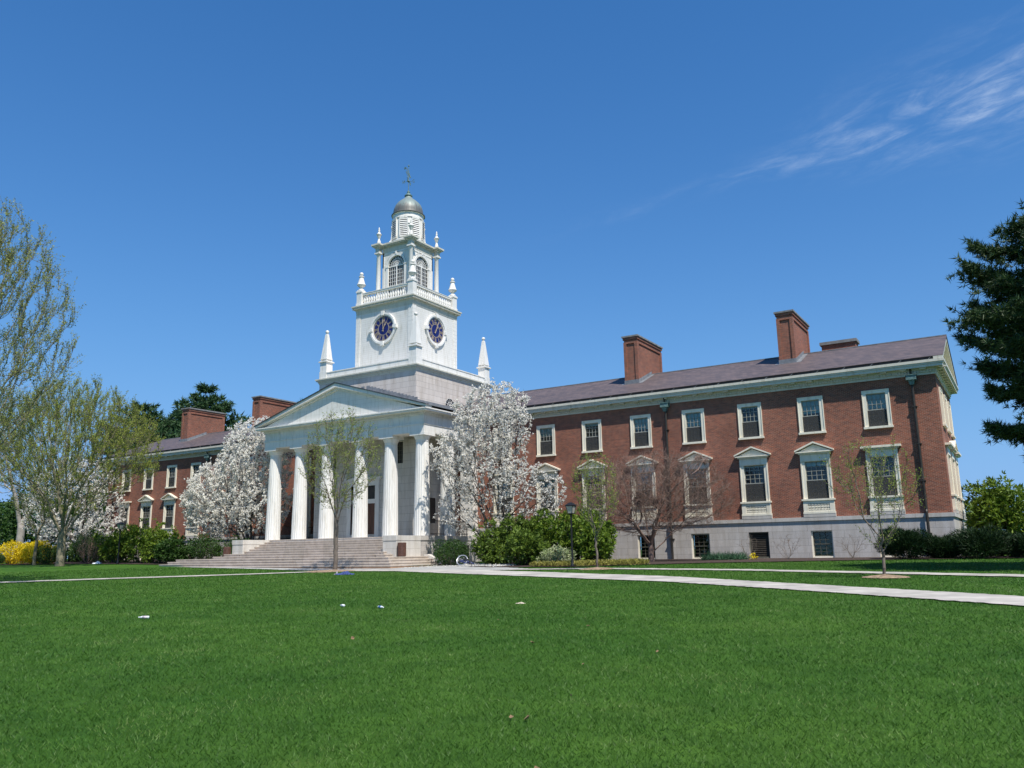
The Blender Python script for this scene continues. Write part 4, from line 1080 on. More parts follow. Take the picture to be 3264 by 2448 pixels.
def wood(P, par, tip, rbase, expo=2.3):
    r, ch = radii(par, tip, expo)
    sc = rbase/r[0]; thick = np.clip((r-tip)/(r[0]-tip+1e-9), 0, 1)
    r = r*(1+(sc-1)*thick)
    i = np.arange(1, len(P)); A, B, ra, rb = P[par[i]], P[i], r[par[i]], r[i]
    ra = np.minimum(ra, rb*1.6+.004)
    flare = 1+.22*np.exp(-np.maximum(0, (A[:, 2]-P[0][2]))/.35); ra = ra*np.where(ra > .05, flare, 1)
    big = ra > .045; out = []
    if big.any(): out.append(frustums(A[big], B[big]+unit(B[big]-A[big])*ra[big, None]*.25, ra[big], rb[big], 9))
    if (~big).any(): out.append(frustums(A[~big], B[~big], ra[~big], rb[~big], 4))
    return out, r, ch
def twigs(P, par, r, R, rmax, per, L, up, spread=.9):
    k = np.where((r < rmax) & (np.arange(len(P)) > 0))[0]; k = np.repeat(k, per)
    d = unit(P[k]-P[par[k]]); t = R.random(len(k))[:, None]
    A = P[par[k]]*(1-t)+P[k]*t; D = unit(d+rdir(R, len(k))*spread+np.array([0, 0, up])); l = L*(.45+.9*R.random(len(k)))
    return A, A+D*l[:, None], D
def make_tree(name, label, cat, base, lobes, n_attr, seed, bark, leafm, hfork=2, nl=5, lean=.5, limbL=2, step=.35, kill=.55, infl=4, up=.15, tip=.008,
              rbase=.12, twig=(.03, 2, .5, .4), twr=.006, leaf=None, cond=None, shell=.0, group=None, expo=2.3, thin=None, spread=.9, order=None):
    """leaf = (per twig, length, width, kind)"""
    R = rng_(seed); base = (base[0], base[1], gz(base[0], base[1])-.05)
    at = ellipsoids(R, lobes, n_attr, shell, cond)
    P, par = limbs(base, R, hfork, nl, lean, limbL, step)
    P, par = colonize(at, P, par, step, kill, infl, up, 160, R)
    out, r, ch = wood(P, par, tip, rbase, expo)
    A, B, D = twigs(P, par, r, R, twig[0], twig[1], twig[2], twig[3], spread)
    out.append(frustums(A, B, np.full(len(A), twr), np.full(len(A), twr*.5), 3))
    t = thing(name, base, label, cat, group)
    V, F = join(out); npobj('trunk', V, F, bark, t, base, True)
    if leaf:
        per, L, W, kind = leaf; q = np.repeat(np.arange(len(A)), per); u = (R.random(len(q))**.7)[:, None]
        C = A[q]*(1-u)+B[q]*u+R.normal(size=(len(q), 3))*.02
        if kind == 'blossom':
            keep = R.random(len(q)) < (thin(C) if thin else .9); C = C[keep]; m = len(C); ax = unit(rdir(R, m)*.9+np.array([0, 0, .7])); k = 5
            C = np.repeat(C, k, 0); ax = np.repeat(ax, k, 0); Dp = unit(ax*.35+rdir(R, len(C))); Ln = L*(.7+.6*R.random(len(C)))
            V, F = diamonds(C, Dp, Ln, W*(.8+.4*R.random(len(C))), R)
        else:
            V, F = diamonds(C, unit(D[q]*.6+rdir(R, len(q))), L*(.6+.8*R.random(len(q))), W*(.7+.6*R.random(len(q))), R)
        npobj('crown', V, F, leafm, t, base)
    return t

# --- trees on the lawn
cone = lambda c, s, z0: (lambda P: np.hypot(P[:, 0]-c[0], P[:, 1]-c[1]) < s*np.maximum(P[:, 2]-z0, 0)+.25)
make_tree('budding_tree', 'tall budding tree reaching in from the picture edge with long rising branches', 'tree', (-.6, 16.5), [((-.6, 16.5, 11.6), (7.0, 7.0, 8.2)), ((-.2, 16.5, 14.5), (4.8, 4.8, 4.6))], 4200, 11, M['barkolive'], M['bud'],
          hfork=2.8, nl=10, lean=.75, limbL=3.6, step=.38, kill=.58, up=.4, tip=.008, rbase=.34, twig=(.018, 4, .80, 1.3), twr=.0062, leaf=(9, .085, .046, 'bud'), shell=.2, cond=lambda P: (P[:, 2] > 4.8) & (np.hypot(P[:, 0]+.6, P[:, 1]-16.5) < 1.25*(P[:, 2]-2.4)), spread=.6)
make_tree('budding_tree', 'vase shaped budding tree with low forked grey trunk before the white magnolia', 'tree', (-23.3, 37.3), [((-23.9, 37.3, 9.8), (8.6, 7, 5.6)), ((-22.5, 37.3, 11.6), (5.6, 5, 4.3))], 4600, 5, M['barkolive'], M['bud2'],
          hfork=3.0, nl=9, lean=.6, limbL=3.6, step=.40, kill=.6, up=.42, tip=.010, rbase=.31, twig=(.021, 4, .8, 1.2), twr=.0085, leaf=(9, .105, .055, 'bud'), shell=.2, cond=cone((-23.3, 37.3), 1.35, 3.4), spread=.6)
make_tree('thin_tree', 'slim budding tree standing in front of the yellow forsythia', 'tree', (-30.9, 39.4), [((-31.2, 39.4, 7.4), (2.6, 2.4, 3.6))], 520, 6, M['barkolive'], M['bud2'],
          hfork=2.6, nl=4, lean=.35, limbL=1.6, up=.3, tip=.011, rbase=.13, twig=(.022, 4, .65, .8), twr=.009, leaf=(5, .11, .06, 'bud'))
make_tree('pale_tree', 'tall pale barked tree forking above the yellow forsythia', 'tree', (-54, 50), [((-55, 50, 15), (8, 6, 7))], 700, 8, M['barkpale'], M['bud'],
          hfork=5.0, nl=2, lean=.45, limbL=4.5, step=.6, kill=1.0, infl=6, up=.2, tip=.018, rbase=.40, twig=(.03, 2, 1.0, .5), twr=.014, leaf=(2, .14, .07, 'bud'))
make_tree('young_tree', 'young leafing tree in a tan mulch ring before the columns', 'tree', (8.23, 35.4), [((8.45, 35.4, 6.9), (2.55, 2.3, 3.1)), ((8.0, 35.4, 8), (1.5, 1.5, 2))], 1500, 3, M['bark'], M['spring'],
          hfork=3.0, nl=8, lean=.34, limbL=2.0, step=.22, kill=.34, infl=2.5, up=.34, tip=.006, rbase=.125, twig=(.012, 3, .40, .7), twr=.005, leaf=(3, .085, .05, 'leaf'), cond=cone((8.23, 35.4), .85, 3.2))
make_tree('bare_maple', 'low spreading bare reddish maple growing against the granite base', 'tree', (22.95, 46.7), [((23.4, 46.5, 4.9), (4.7, 2.4, 2.7)), ((21.0, 46.3, 4.0), (2.4, 1.8, 1.5)), ((26.0, 46.4, 4.4), (2.4, 1.8, 1.7))], 3000, 4, M['barkred'], None,
          hfork=1.05, nl=9, lean=.9, limbL=1.8, step=.22, kill=.28, infl=2.5, up=.12, tip=.006, rbase=.17, twig=(.016, 7, .55, .3), twr=.005, expo=2.6)
make_tree('young_tree', 'slender sapling with thin green crown next to the lamp post', 'tree', (24.16, 36.9), [((24.2, 36.9, 4.6), (1.3, 1.2, 1.9))], 420, 9, M['bark'], M['spring'],
          hfork=1.7, nl=6, lean=.42, limbL=.9, step=.17, kill=.26, infl=2, up=.3, tip=.005, rbase=.055, twig=(.012, 4, .34, .7), twr=.0045, leaf=(3, .075, .042, 'leaf'))
make_tree('young_tree', 'slender sapling with sparse yellow green leaves by the side path', 'tree', (38.05, 30.2), [((38.15, 30.2, 3.55), (1.5, 1.2, 1.6)), ((37.6, 30.2, 4.0), (1.3, .8, 1.1))], 340, 10, M['bark'], M['spring'],
          hfork=1.25, nl=8, lean=.75, limbL=1.0, step=.16, kill=.26, infl=2, up=.35, tip=.004, rbase=.05, twig=(.010, 3, .36, .8), twr=.0038, leaf=(4, .055, .03, 'leaf'))
# --- magnolias
blo = (2, .105, .062, 'blossom')
make_tree('magnolia', 'white flowering magnolia covering the right side of the portico', 'tree', (12.9, 45.2), [((12.9, 44.8, 10.1), (2.9, 2.3, 2.8)), ((12.0, 44.8, 7.4), (3.6, 2.4, 2.9)), ((15.6, 44.6, 5.0), (2.8, 2.2, 2.2)), ((11.2, 44.7, 4.3), (2.6, 2.0, 1.8)), ((9.7, 44.2, 8.0), (1.5, 1.5, 1.6))], 3300, 21, M['barkdark'], M['petal'],
          hfork=.7, nl=7, lean=.6, limbL=2.4, step=.27, kill=.36, infl=3, up=.15, tip=.008, rbase=.2, twig=(.02, 4, .36, .4), twr=.0065, leaf=(2, .105, .066, 'blossom'), shell=.12, thin=lambda C: np.clip((C[:, 2]-2.5)/6., .34, 1)*np.where(C[:, 0] > 14.6, .75, 1))
make_tree('magnolia', 'white flowering magnolia between the left wing and the stone steps', 'tree', (-11.5, 46.2), [((-11.3, 46, 9.2), (3.5, 2.6, 3.7)), ((-14.6, 45.8, 6.6), (4.8, 2.7, 3.0)), ((-10.4, 45.8, 5.6), (3.2, 2.5, 2.5)), ((-14.5, 45.6, 4.6), (3.8, 2.5, 1.7))], 3600, 22, M['barkdark'], M['petal'],
          hfork=.8, nl=7, lean=.6, limbL=2.4, step=.29, kill=.38, infl=3, up=.15, tip=.009, rbase=.22, twig=(.022, 4, .4, .4), twr=.007, leaf=(2, .135, .085, 'blossom'), shell=.2, thin=lambda C: np.clip((C[:, 2]-2.2)/3., .55, .95))
make_tree('magnolia', 'white flowering magnolia past the far end of the left wing', 'tree', (-39, 48), [((-40.5, 48, 6.8), (7.2, 4, 5)), ((-37, 47.5, 4.5), (5, 3, 2.6))], 2400, 23, M['barkdark'], M['petal'],
          hfork=.9, nl=7, lean=.6, limbL=2.5, step=.42, kill=.6, infl=4, up=.15, tip=.012, rbase=.24, twig=(.025, 4, .5, .4), twr=.011, leaf=(1, .18, .11, 'blossom'), shell=.3)

# --- shrubs
def shrub(name, label, x, y, h, rx, ry, n, leafm, seed, L=.14, W=.065, cat='shrub', group=None, tuft=False, stems=True, bumps=9, z0=0, whorl=0):
    R = rng_(seed); g0 = gz(x, y)+z0; base = (x, y, g0-.05); lobes = []
    lobes.append(((x, y, g0+h*.5), (rx*.72, ry*.72, h*.46)))
    for k in range(bumps):
        a = 2*PI*k/bumps+R.random(); q = .35+.4*R.random(); zz = g0+h*(.28+.5*R.random())
        s = .30+.18*R.random(); lobes.append(((x+rx*q*math.cos(a), y+ry*q*math.sin(a), zz), (rx*s, ry*s, min(h*s*.9, (zz-g0)*.95))))
    if whorl:
        for k in range(16):
            a = R.random()*2*PI; q = .75*R.random()**.5; zz = g0+h*(.98-.28*q*q+.10*R.normal()); s = .10+.07*R.random()
            lobes.append(((x+rx*q*math.cos(a), y+ry*q*math.sin(a), zz), (rx*s, rx*s, h*(.10+.10*R.random()))))
    P = ellipsoids(R, lobes, n//whorl if whorl else n, .5, lambda P: P[:, 2] > g0+.03)
    if whorl: ax = unit(unit(P-np.array([x, y, g0+h*.2]))+rdir(R, len(P))*.45+np.array([0, 0, .4])); P = np.repeat(P, whorl, 0); ax = np.repeat(ax, whorl, 0)
    n = len(P)
    c = np.array([x, y, g0+h*.3]); out = unit(P-c)
    t = thing(name, base, label, cat, group)
    if tuft: V, F = tris(P, unit(out*.8+rdir(R, n)*.7+np.array([0, 0, .35])), L*(.6+.8*R.random(n)), W, R)
    elif whorl: V, F = diamonds(P, unit(ax*.55+rdir(R, n)), L*(.6+.8*R.random(n)), W*(.7+.6*R.random(n)), R)
    else: V, F = diamonds(P, unit(out*.5+rdir(R, n)), L*(.6+.8*R.random(n)), W*(.7+.6*R.random(n)), R)
    npobj('foliage', V, F, leafm, t, base)
    if stems:
        m = 26; a = R.random(m)*2*PI; q = R.random(m)**.5
        A = np.stack([x+rx*.25*q*np.cos(a), y+ry*.25*q*np.sin(a), np.full(m, g0-.05)], 1); B = np.stack([x+rx*.75*q*np.cos(a), y+ry*.75*q*np.sin(a), g0+h*(.45+.35*R.random(m))], 1)
        V, F = frustums(A, B, np.full(m, .022), np.full(m, .008), 5); npobj('stems', V, F, M['barkdark'], t, base)
    return t
RH_ = 'green rhododendrons by the right wing'
for i, (x, y, h, rx, ry, n, mt, lab) in enumerate([
    (14.4, 42.6, 2.2, 1.7, 1.3, 5200, 'rhodo2', 'green rhododendron nearest the fallen bicycle'),
    (16.2, 43.4, 2.65, 1.8, 1.4, 6800, 'rhodo2', 'tall green rhododendron under the blooming magnolia'),
    (18.1, 43.8, 2.85, 1.9, 1.4, 7000, 'rhodo', 'bright rhododendron behind the cream edged shrub'),
    (19.9, 43.6, 2.8, 1.7, 1.4, 6500, 'rhodo', 'bright tall rhododendron behind the lamp post'),
    (17.2, 41.6, 1.8, 1.6, 1.0, 4400, 'rhodo2', 'low rhododendron in front of the taller ones'),
    (21.3, 42.9, 2.3, 1.0, 1.0, 3600, 'rhodo', 'bright rhododendron at the right end beside the granite wall')]):
    shrub('rhododendron', lab, x, y, h, rx, ry, n, M[mt], 40+i, .24, .085, group=RH_, bumps=15, whorl=9)
shrub('variegated_shrub', 'low shrub with cream edged leaves beside the lamp post', 19.5, 41.1, 1.05, 1.15, .7, 2200, M['varieg'], 50, .12, .055)
shrub('evergreen_shrub', 'dark rounded shrub against the portico base by the steps', 11.0, 42.9, 1.5, 1.75, 1.0, 5200, M['darkleaf'], 51, .11, .05)
for i, (x, y, h, rx, lab) in enumerate([(-25.0, 43.2, 2.6, 1.9, 'bright evergreen shrub behind the far lamp post'), (-22.0, 43.4, 3.1, 2.0, 'tallest bright evergreen shrub before the left wing'), (-19.2, 43.2, 2.6, 1.9, 'bright evergreen shrub under the left wing windows'), (-16.8, 43.0, 1.9, 1.4, 'smaller bright evergreen shrub next to the left steps')]):
    shrub('evergreen_shrub', lab, x, y, h, rx, 1.4, 4600, M['rhodo'] if i < 3 else M['darkleaf'], 60+i, .24, .10, whorl=9, bumps=14, group='evergreen shrubs before the left wing')
for i, (x, y, h, rx, lab) in enumerate([(-13.8, 43.6, 2.2, 2.0, 'dark shaded shrub under the magnolia left of the steps'), (-10.6, 44.6, 2.0, 1.9, 'dark shaded shrub between trash can and portico')]):
    shrub('evergreen_shrub', lab, x, y, h, rx, 1.2, 4200, M['darkleaf'], 66+i, .14, .07)
for i, (x, y, h, rx) in enumerate([(-40.2, 42.2, 2.3, 2.2), (-36.6, 42.4, 2.1, 2.1), (-33.6, 42.0, 1.6, 1.5)]):
    shrub('forsythia', ['yellow forsythia at the picture edge', 'yellow forsythia in front of the pale tree trunk', 'smaller yellow forsythia beside the slim tree'][i], x, y, h, rx, 1.3, 4200, M['forsy'], 70+i, .17, .08, group='yellow forsythias')
for i, (x, y, h, rx) in enumerate([(-38.9, 39.9, 1.0, 1.9), (-31.2, 40.6, 1.5, 1.7), (-28.2, 43.5, 2.6, 2.2), (-31.5, 44.5, 2.6, 2.0)]):
    shrub('clipped_shrub', ['low dark clipped shrub in front of the forsythia', 'dark clipped shrub at the foot of the slim tree', 'dark shrub behind the vase shaped tree', 'dark shrub behind the slim tree'][i], x, y, h, rx, 1.2, 5200, M['darkleaf'], 75+i, .11, .05, bumps=5)
YL = ['dark yew against the granite beside the bright sapling', 'dark yew covering the foot of the corner downspout', 'dark yew at the brick building corner', 'dark yew past the building corner', 'dark yew at the picture edge under the pine']
for i, (x, y, h, rx) in enumerate([(36.6, 47.9, 1.4, 1.5), (38.45, 48.2, 1.0, 1.1), (40.1, 48.0, 1.45, 1.55), (42.2, 48.4, 1.15, 1.3), (44.2, 48.6, 1.55, 1.6)]):
    shrub('yew', YL[i], x, y, h, rx, 1.1, 12000, M['yew'], 80+i, .2, .036, tuft=True, bumps=16, group='dark yews at the right end', stems=False)
shrub('leafy_bush', 'large bright green bush behind the yews', 41.4, 56, 3.7, 2.7, 2.0, 12000, M['rhodo'], 90, .28, .10, bumps=18, whorl=8)
shrub('leafy_bush', 'bright green bush partly hidden behind the pine', 45.2, 55.0, 3.2, 2.4, 1.8, 8000, M['rhodo'], 91, .24, .09, bumps=14)
def bare_shrub(label, x, y, h, rx, ry, seed, mat, n=110, tip=.004, grp=None, per=2):
    z = gz(x, y)
    return make_tree('bare_shrub', label, 'shrub', (x, y), [((x, y, z+h*.6), (rx, ry, h*.45))], n, seed, mat, None, hfork=.12, nl=6, lean=1.1, limbL=.35, step=.11, kill=.19, infl=1.5, up=.1, tip=tip, rbase=.035, twig=(.012, per, .2, .3), twr=.0035, group=grp)
bare_shrub('bare spreading shrub against the granite left of the louvered window', 28.0, 49.2, 1.5, .75, .45, 31, M['twig'])
bare_shrub('bare spreading shrub right of the louvered basement window', 30.4, 48.8, 1.45, .95, .5, 32, M['twig'])
bare_shrub('bare low shrub between basement window and yews', 33.9, 48.6, 1.45, 1.05, .5, 33, M['twig'])
bare_shrub('dense brown leafless shrub beside the far lamp post', -27.4, 42.0, 2.4, 1.2, 1.0, 34, M['barkred'], 420, .006, per=4)
bare_shrub('brown leafless shrub against the left wing wall', -19.6, 48.6, 4.0, 1.6, .8, 35, M['twig'], 260, .007, per=3)

# --- conifers
def pine(label, x, y, H, rad, seed, mat, zlow, nwh, per, tufts, L, W, blades=7, prof=None, trunk=.3, name='pine_tree', group=None, flat=1.):
    R = rng_(seed); g0 = gz(x, y); base = (x, y, g0-.05); A = []; B = []; ra = []; rb = []; T = []; TD = []
    zs = np.linspace(0, H, 15)
    for a, b in zip(zs, zs[1:]):
        A.append((x, y, g0+a)); B.append((x, y, g0+b)); ra.append(trunk*(1-a/H)+.02); rb.append(trunk*(1-b/H)+.02)
    for i in range(nwh):
        z = zlow+(H-zlow)*((i+.5*flat*R.random())/nwh); t = (z-zlow)/(H-zlow)
        for k in range(per):
            a = 2*PI*(k+R.random())/per+i; Lb = rad*(prof(t) if prof else (1-t)**.7)*(.6+.5*R.random())
            d = np.array([math.cos(a), math.sin(a), 0]); p = np.array([x, y, g0+z]); dz = -.05+.35*t; seg = 7
            for q in range(seg):
                u = (q+1)/seg; p2 = np.array([x, y, g0+z])+d*Lb*u+np.array([0, 0, Lb*(dz*u-.16*u+.22*u**3)])+R.normal(size=3)*.05
                A.append(p); B.append(p2); r = .018*Lb*(1.1-u)+.008; ra.append(r*1.15); rb.append(r)
                if u > .28:
                    m = int(tufts*Lb/rad*(.5+u))+1
                    side = np.array([-d[1], d[0], 0])
                    for _ in range(m):
                        s = R.normal()*.26*Lb*(1.1-.7*u); c = p+(p2-p)*R.random()+side*s+d*abs(s)*.45+np.array([0, 0, R.normal()*.09+.05+.06*abs(s)])
                        T.append(c); TD.append(unit(d*.6+side*np.sign(s)*.35+np.array([0, 0, .55])))
                p = p2
    A, B = np.array(A), np.array(B); V, F = frustums(A, B, np.array(ra), np.array(rb), 6)
    t = thing(name, base, label, 'tree', group); npobj('trunk', V, F, M['barkdark'], t, base, True)
    T = np.repeat(np.array(T), blades, 0); TD = np.repeat(np.array(TD), blades, 0); n = len(T)
    V, F = tris(T+R.normal(size=(n, 3))*L*.12, unit(TD*.7+rdir(R, n)), L*(.7+.6*R.random(n)), W, R); npobj('crown', V, F, mat, t, base); return t
pine('big dark pine at the picture edge past the right wing', 45.2, 36.3, 13.6, 3.9, 12, M['pine'], 3.9, 9, 9, 58, .25, .045, 11, lambda t: (.88+.12*math.sin(t*PI))*(1-t**9)+.05, .34, flat=.5)
fp = lambda t: (.55+.6*math.sin(PI*min(1, t*.9+.12)))*(1-t**3)+.12
FL = 'dark pines behind the left wing'
pine('wide dark pine behind the hipped end of the left wing', -69, 74, 23.0, 7.0, 13, M['farpine'], 7, 13, 7, 7, .75, .2, 6, fp, .4, group=FL)
pine('dark pine filling the gap beside the wide pine', -63.5, 77, 21.5, 6.0, 17, M['farpine'], 7, 12, 7, 7, .75, .2, 6, fp, .4, group=FL)
pine('tall dark pine rising behind the left chimney', -57.5, 76, 24.6, 6.2, 14, M['farpine'], 8, 14, 7, 7, .75, .2, 6, fp, .4, group=FL)
pine('dark pine top just visible between the two left chimneys', -41, 80, 21.0, 4.6, 15, M['farpine'], 8, 12, 6, 6, .75, .2, 6, fp, .4, group=FL)
pine('small pine seen past the right end of the brick building', 36.6, 80, 6.6, 2.2, 16, M['farpine'], .6, 9, 6, 6, .45, .12, 6, None, .15)
def round_tree(label, x, y, H, r, seed, leafm, n, L, group=None):
    R = rng_(seed); g0 = gz(x, y); base = (x, y, g0-.05); lobes = [((x, y, g0+H*.58), (r*.8, r*.8, H*.38))]
    for k in range(11):
        a = R.random()*2*PI; q = r*(.4+.35*R.random()); s = .3+.2*R.random(); lobes.append(((x+q*math.cos(a), y+q*math.sin(a), g0+H*(.35+.5*R.random())), (r*s, r*s, r*s*.9)))
    P = ellipsoids(R, lobes, n, .45); m = len(P); t = thing('background_tree', base, label, 'tree', group)
    V, F = diamonds(P, rdir(R, m), L*(.6+.8*R.random(m)), L*.6, R); npobj('crown', V, F, leafm, t, base)
    V, F = frustums(np.array([base]), np.array([(x, y, g0+H*.6)]), np.array([.3]), np.array([.1]), 8); npobj('trunk', V, F, M['barkdark'], t, base)
BL = ['dark rounded tree at the far left behind the forsythia', 'dark tree beside the pale trunk in the distance', 'dark tree between pale trunk and slim tree in the distance', 'olive distant tree behind the far magnolia', 'dark distant tree low behind the far magnolia', 'dark distant tree at the very left edge of the lawn', 'low dark distant tree behind the brown leafless shrub']
for i, (x, y, H, r) in enumerate([(-104, 76, 11, 8.5), (-92, 78, 9.5, 8), (-82, 77, 10.5, 8), (-72, 74, 10, 7), (-62, 68, 9, 7), (-118, 78, 11, 9), (-52, 62, 7, 6)]):
    round_tree(BL[i], x, y, H, r, 100+i, M['darkleaf'] if i != 3 else M['rhodo2'], 6500, .55, 'distant trees beyond the lawn')
for i, (x, y) in enumerate([(-44.5, 46.5), (-39.8, 47.5), (-35.2, 46.8), (-31.4, 47.2)]):
    shrub('evergreen_shrub', ['dark hedge shrub behind the forsythia at the picture edge', 'dark hedge shrub behind the pale trunk', 'dark hedge shrub beneath the far magnolia', 'dark hedge shrub at the foot of the left wing end'][i], x, y, 2.2, 2.7, 1.2, 5200, M['darkleaf'], 120+i, .16, .08, group='dark hedge shrubs at the far left')

# --- low planting
def scatter(name, label, n, poly, leafm, seed, h, L, W, tuft=True, kind='stuff', cat=None, lift=.03, flat=False):
    R = rng_(seed); poly = np.array(poly, float); lo, hi = poly.min(0), poly.max(0)
    q = lo+R.random((n*3, 2))*(hi-lo); q = q[inside(q, poly)][:n]; m = len(q)
    P = np.stack([q[:, 0], q[:, 1], ground(q[:, 0], q[:, 1])+lift+R.random(m)*h], 1)
    D = rdir(R, m)*(.9 if not flat else 1)+np.array([0, 0, .8 if not flat else 0])
    if flat: D[:, 2] = R.normal(size=m)*.15
    V, F = (tris if tuft else diamonds)(P, D, L*(.6+.8*R.random(m)), W, R)
    o = npobj(name, V, F, leafm); tag(o, label, cat, None, kind); return o
def inside(q, poly):
    x, y = q[:, 0], q[:, 1]; c = np.zeros(len(q), bool); n = len(poly)
    for i in range(n):
        x0, y0 = poly[i]; x1, y1 = poly[(i+1) % n]
        m = ((y0 > y) != (y1 > y)); t = (x1-x0)*(y-y0)/((y1-y0) if y1 != y0 else 1e-9)+x0; c ^= m & (x < t)
    return c
scatter('ground_cover', 'yellow green ground cover along the planting bed edge', 6500, [(18.6, 39.7), (21.4, 39.8), (24.8, 42.0), (23.6, 43.6), (20.5, 41.2), (18.8, 40.5)], M['cover'], 201, .22, .12, .05, False, cat='ground cover')
scatter('bulb_leaves', 'blue green bulb leaves below the granite wall', 1500, [(25.6, 47.6), (28.0, 48.0), (28.0, 49.3), (25.8, 49.2)], M['bluegreen'], 202, .12, .42, .035, True, cat='bulb leaves')
shrub('daffodil_clump', 'small clump of yellow daffodils left of the louvered window', 28.55, 48.3, .42, .26, .24, 70, M['forsy'], 203, .1, .07, cat='flowers', bumps=3, stems=False)
scatter('fallen_petals', 'pale fallen magnolia petals on the mulch by the bicycle', 1500, [(11.8, 43.2), (13.2, 40.8), (16.4, 39.6), (17, 41), (15, 43.2)], M['petal'], 204, .03, .085, .055, False, cat='petals', lift=.07, flat=True)
scatter('step_petals', 'pale fallen petals on the walk beside the steps', 160, [(10, 38.2), (13.6, 40.6), (12, 43.3), (10.3, 43.4)], M['petal'], 205, .01, .07, .05, False, cat='petals', lift=.04, flat=True)

# --- mown grass
def grass():
    R = rng_(300)
    def band(n, r0, r1, p):
        u = R.random(n); r = (r0**p+u*(r1**p-r0**p))**(1/p); a = math.radians(-66)+R.random(n)*math.radians(70)
        return np.stack([CAM[0]+r*np.sin(a), CAM[1]+r*np.cos(a)], 1), r
    q, r = band(400000, 4.6, 64, .5)
    walk = [[(9.5, 36.6), (17.5, 36.25), (30.3, 30.43), (35.7, 26.6), (42.0, 22.2), (70, 2), (68, .5), (42.0, 19.7), (36.4, 23.75), (31.6, 26.97), (13, 34.9), (6.2, 35.0)],
            [(19.0, 36.9), (23.9, 38.0), (31.85, 36.12), (41.97, 31.8), (70, 18), (69, 17), (41.6, 30.6), (31.5, 35.05), (24.0, 36.9), (19.6, 36.0)],
            [(8.2, 35.9), (2.0, 28.1), (-2.6, 22.7), (-22, 0), (-21, -1), (-1.6, 22.0), (3.1, 27.4), (9.4, 35.3)],
            [(-14, 38.0), (-2, 37.1), (5, 36.1), (9.5, 35.4), (11.5, 35.2), (15.5, 35.6), (19.5, 36.0), (21.6, 39.6), (27, 43.6), (36.8, 46.9), (60, 48), (60, 60), (-60, 60), (-42, 40), (-27, 41)]]
    ok = np.ones(len(q), bool)
    for pl in walk: ok &= ~inside(q, np.array(pl))
    ok &= np.hypot(q[:, 0]-8.23, q[:, 1]-35) > 1.5
    q, r = q[ok], r[ok]; n = len(q)
    P = np.stack([q[:, 0], q[:, 1], ground(q[:, 0], q[:, 1])-.004], 1)
    L = (.034+.026*R.random(n))*(1+.012*r); W = (.0042+.00050*r)
    D = rdir(R, n)*np.array([.95, .95, .2])+np.array([0, 0, .8])
    V, F = tris(P, D, L, W, R); o = npobj('grass', V, F, M['blade']); tag(o, 'mown green lawn grass', 'grass', None, 'stuff')
grass()

# ================================================================== SMALL THINGS
def lamp_post(label, x, y):
    g0 = gz(x, y); t = thing('lamp_post', (x, y, g0), label, 'street lamp', 'black lamp posts'); H = 2.78
    mb = MB(); mb.lathe([(.11, -.1), (.11, .12), (.07, .2), (.055, .5), (.05, H-.1), (.06, H-.06), (.035, H)], 0, 0, 12); obj('post', mb, M['iron'], t, (x, y, g0), True)
    mb = MB(); mb.taper(0, 0, H+.07, H+.45, .24, .40)
    obj('lantern_glass', mb, lampglass, t, (x, y, g0))
    mb = MB(); mb.taper(0, 0, H, H+.07, .12, .28)
    for sx in (-1, 1):
        for sy in (-1, 1): mb.tube((sx*.125, sy*.125, H+.06), (sx*.205, sy*.205, H+.46), .016, n=5)
    mb.box(-.225, .225, -.225, .225, H+.45, H+.49); obj('lantern_frame', mb, M['iron'], t, (x, y, g0))
    mb = MB(); mb.taper(0, 0, H+.49, H+.63, .5, .2); mb.taper(0, 0, H+.63, H+.67, .12, .05); obj('lantern_cap', mb, M['iron'], t, (x, y, g0)); return t
lampglass = simple('frosted_lamp_glass', (.42, .41, .36), .25, .1, 6)
lamp_post('black lamp post standing by the bright rhododendrons', 21.27, 39.8)
lamp_post('black lamp post before the left wing shrubs', -21.9, 41.35)
lamp_post('black lamp post half hidden behind the right end bush', 39.35, 63)
slat = simple('brown_slats', (.115, .055, .04), .6, .25, 8)
def trash_can(label, x, y, z):
    t = thing('trash_can', (x, y, z), label, 'trash can', 'brown slatted trash cans'); r = .25
    mb = MB(); n = 20
    for k in range(n):
        a = 2*PI*k/n; c, s = math.cos(a), math.sin(a); p = [(r*c-.03*s, r*s+.03*c), ((r+.025)*c-.03*s, (r+.025)*s+.03*c), ((r+.025)*c+.03*s, (r+.025)*s-.03*c), (r*c+.03*s, r*s-.03*c)]
        mb.prism(p, 'z', .03, .84)
    obj('slats', mb, slat, t, (x, y, z))
    mb = MB(); mb.lathe([(r-.03, .0), (r-.01, .0), (r-.01, .82), (r-.03, .82)], 0, 0, 24); obj('liner', mb, M['dark'], t, (x, y, z))
    mb = MB(); mb.ring((0, 0, .85), r-.02, .03, n=24); obj('rim', mb, slat, t, (x, y, z), True)
trash_can('brown slatted trash can against the right stone block', 8.22, 41.35, tread(3)+.002)
trash_can('brown slatted trash can by the left stone block in shade', -9.3, 42.05, tread(3)+.002)

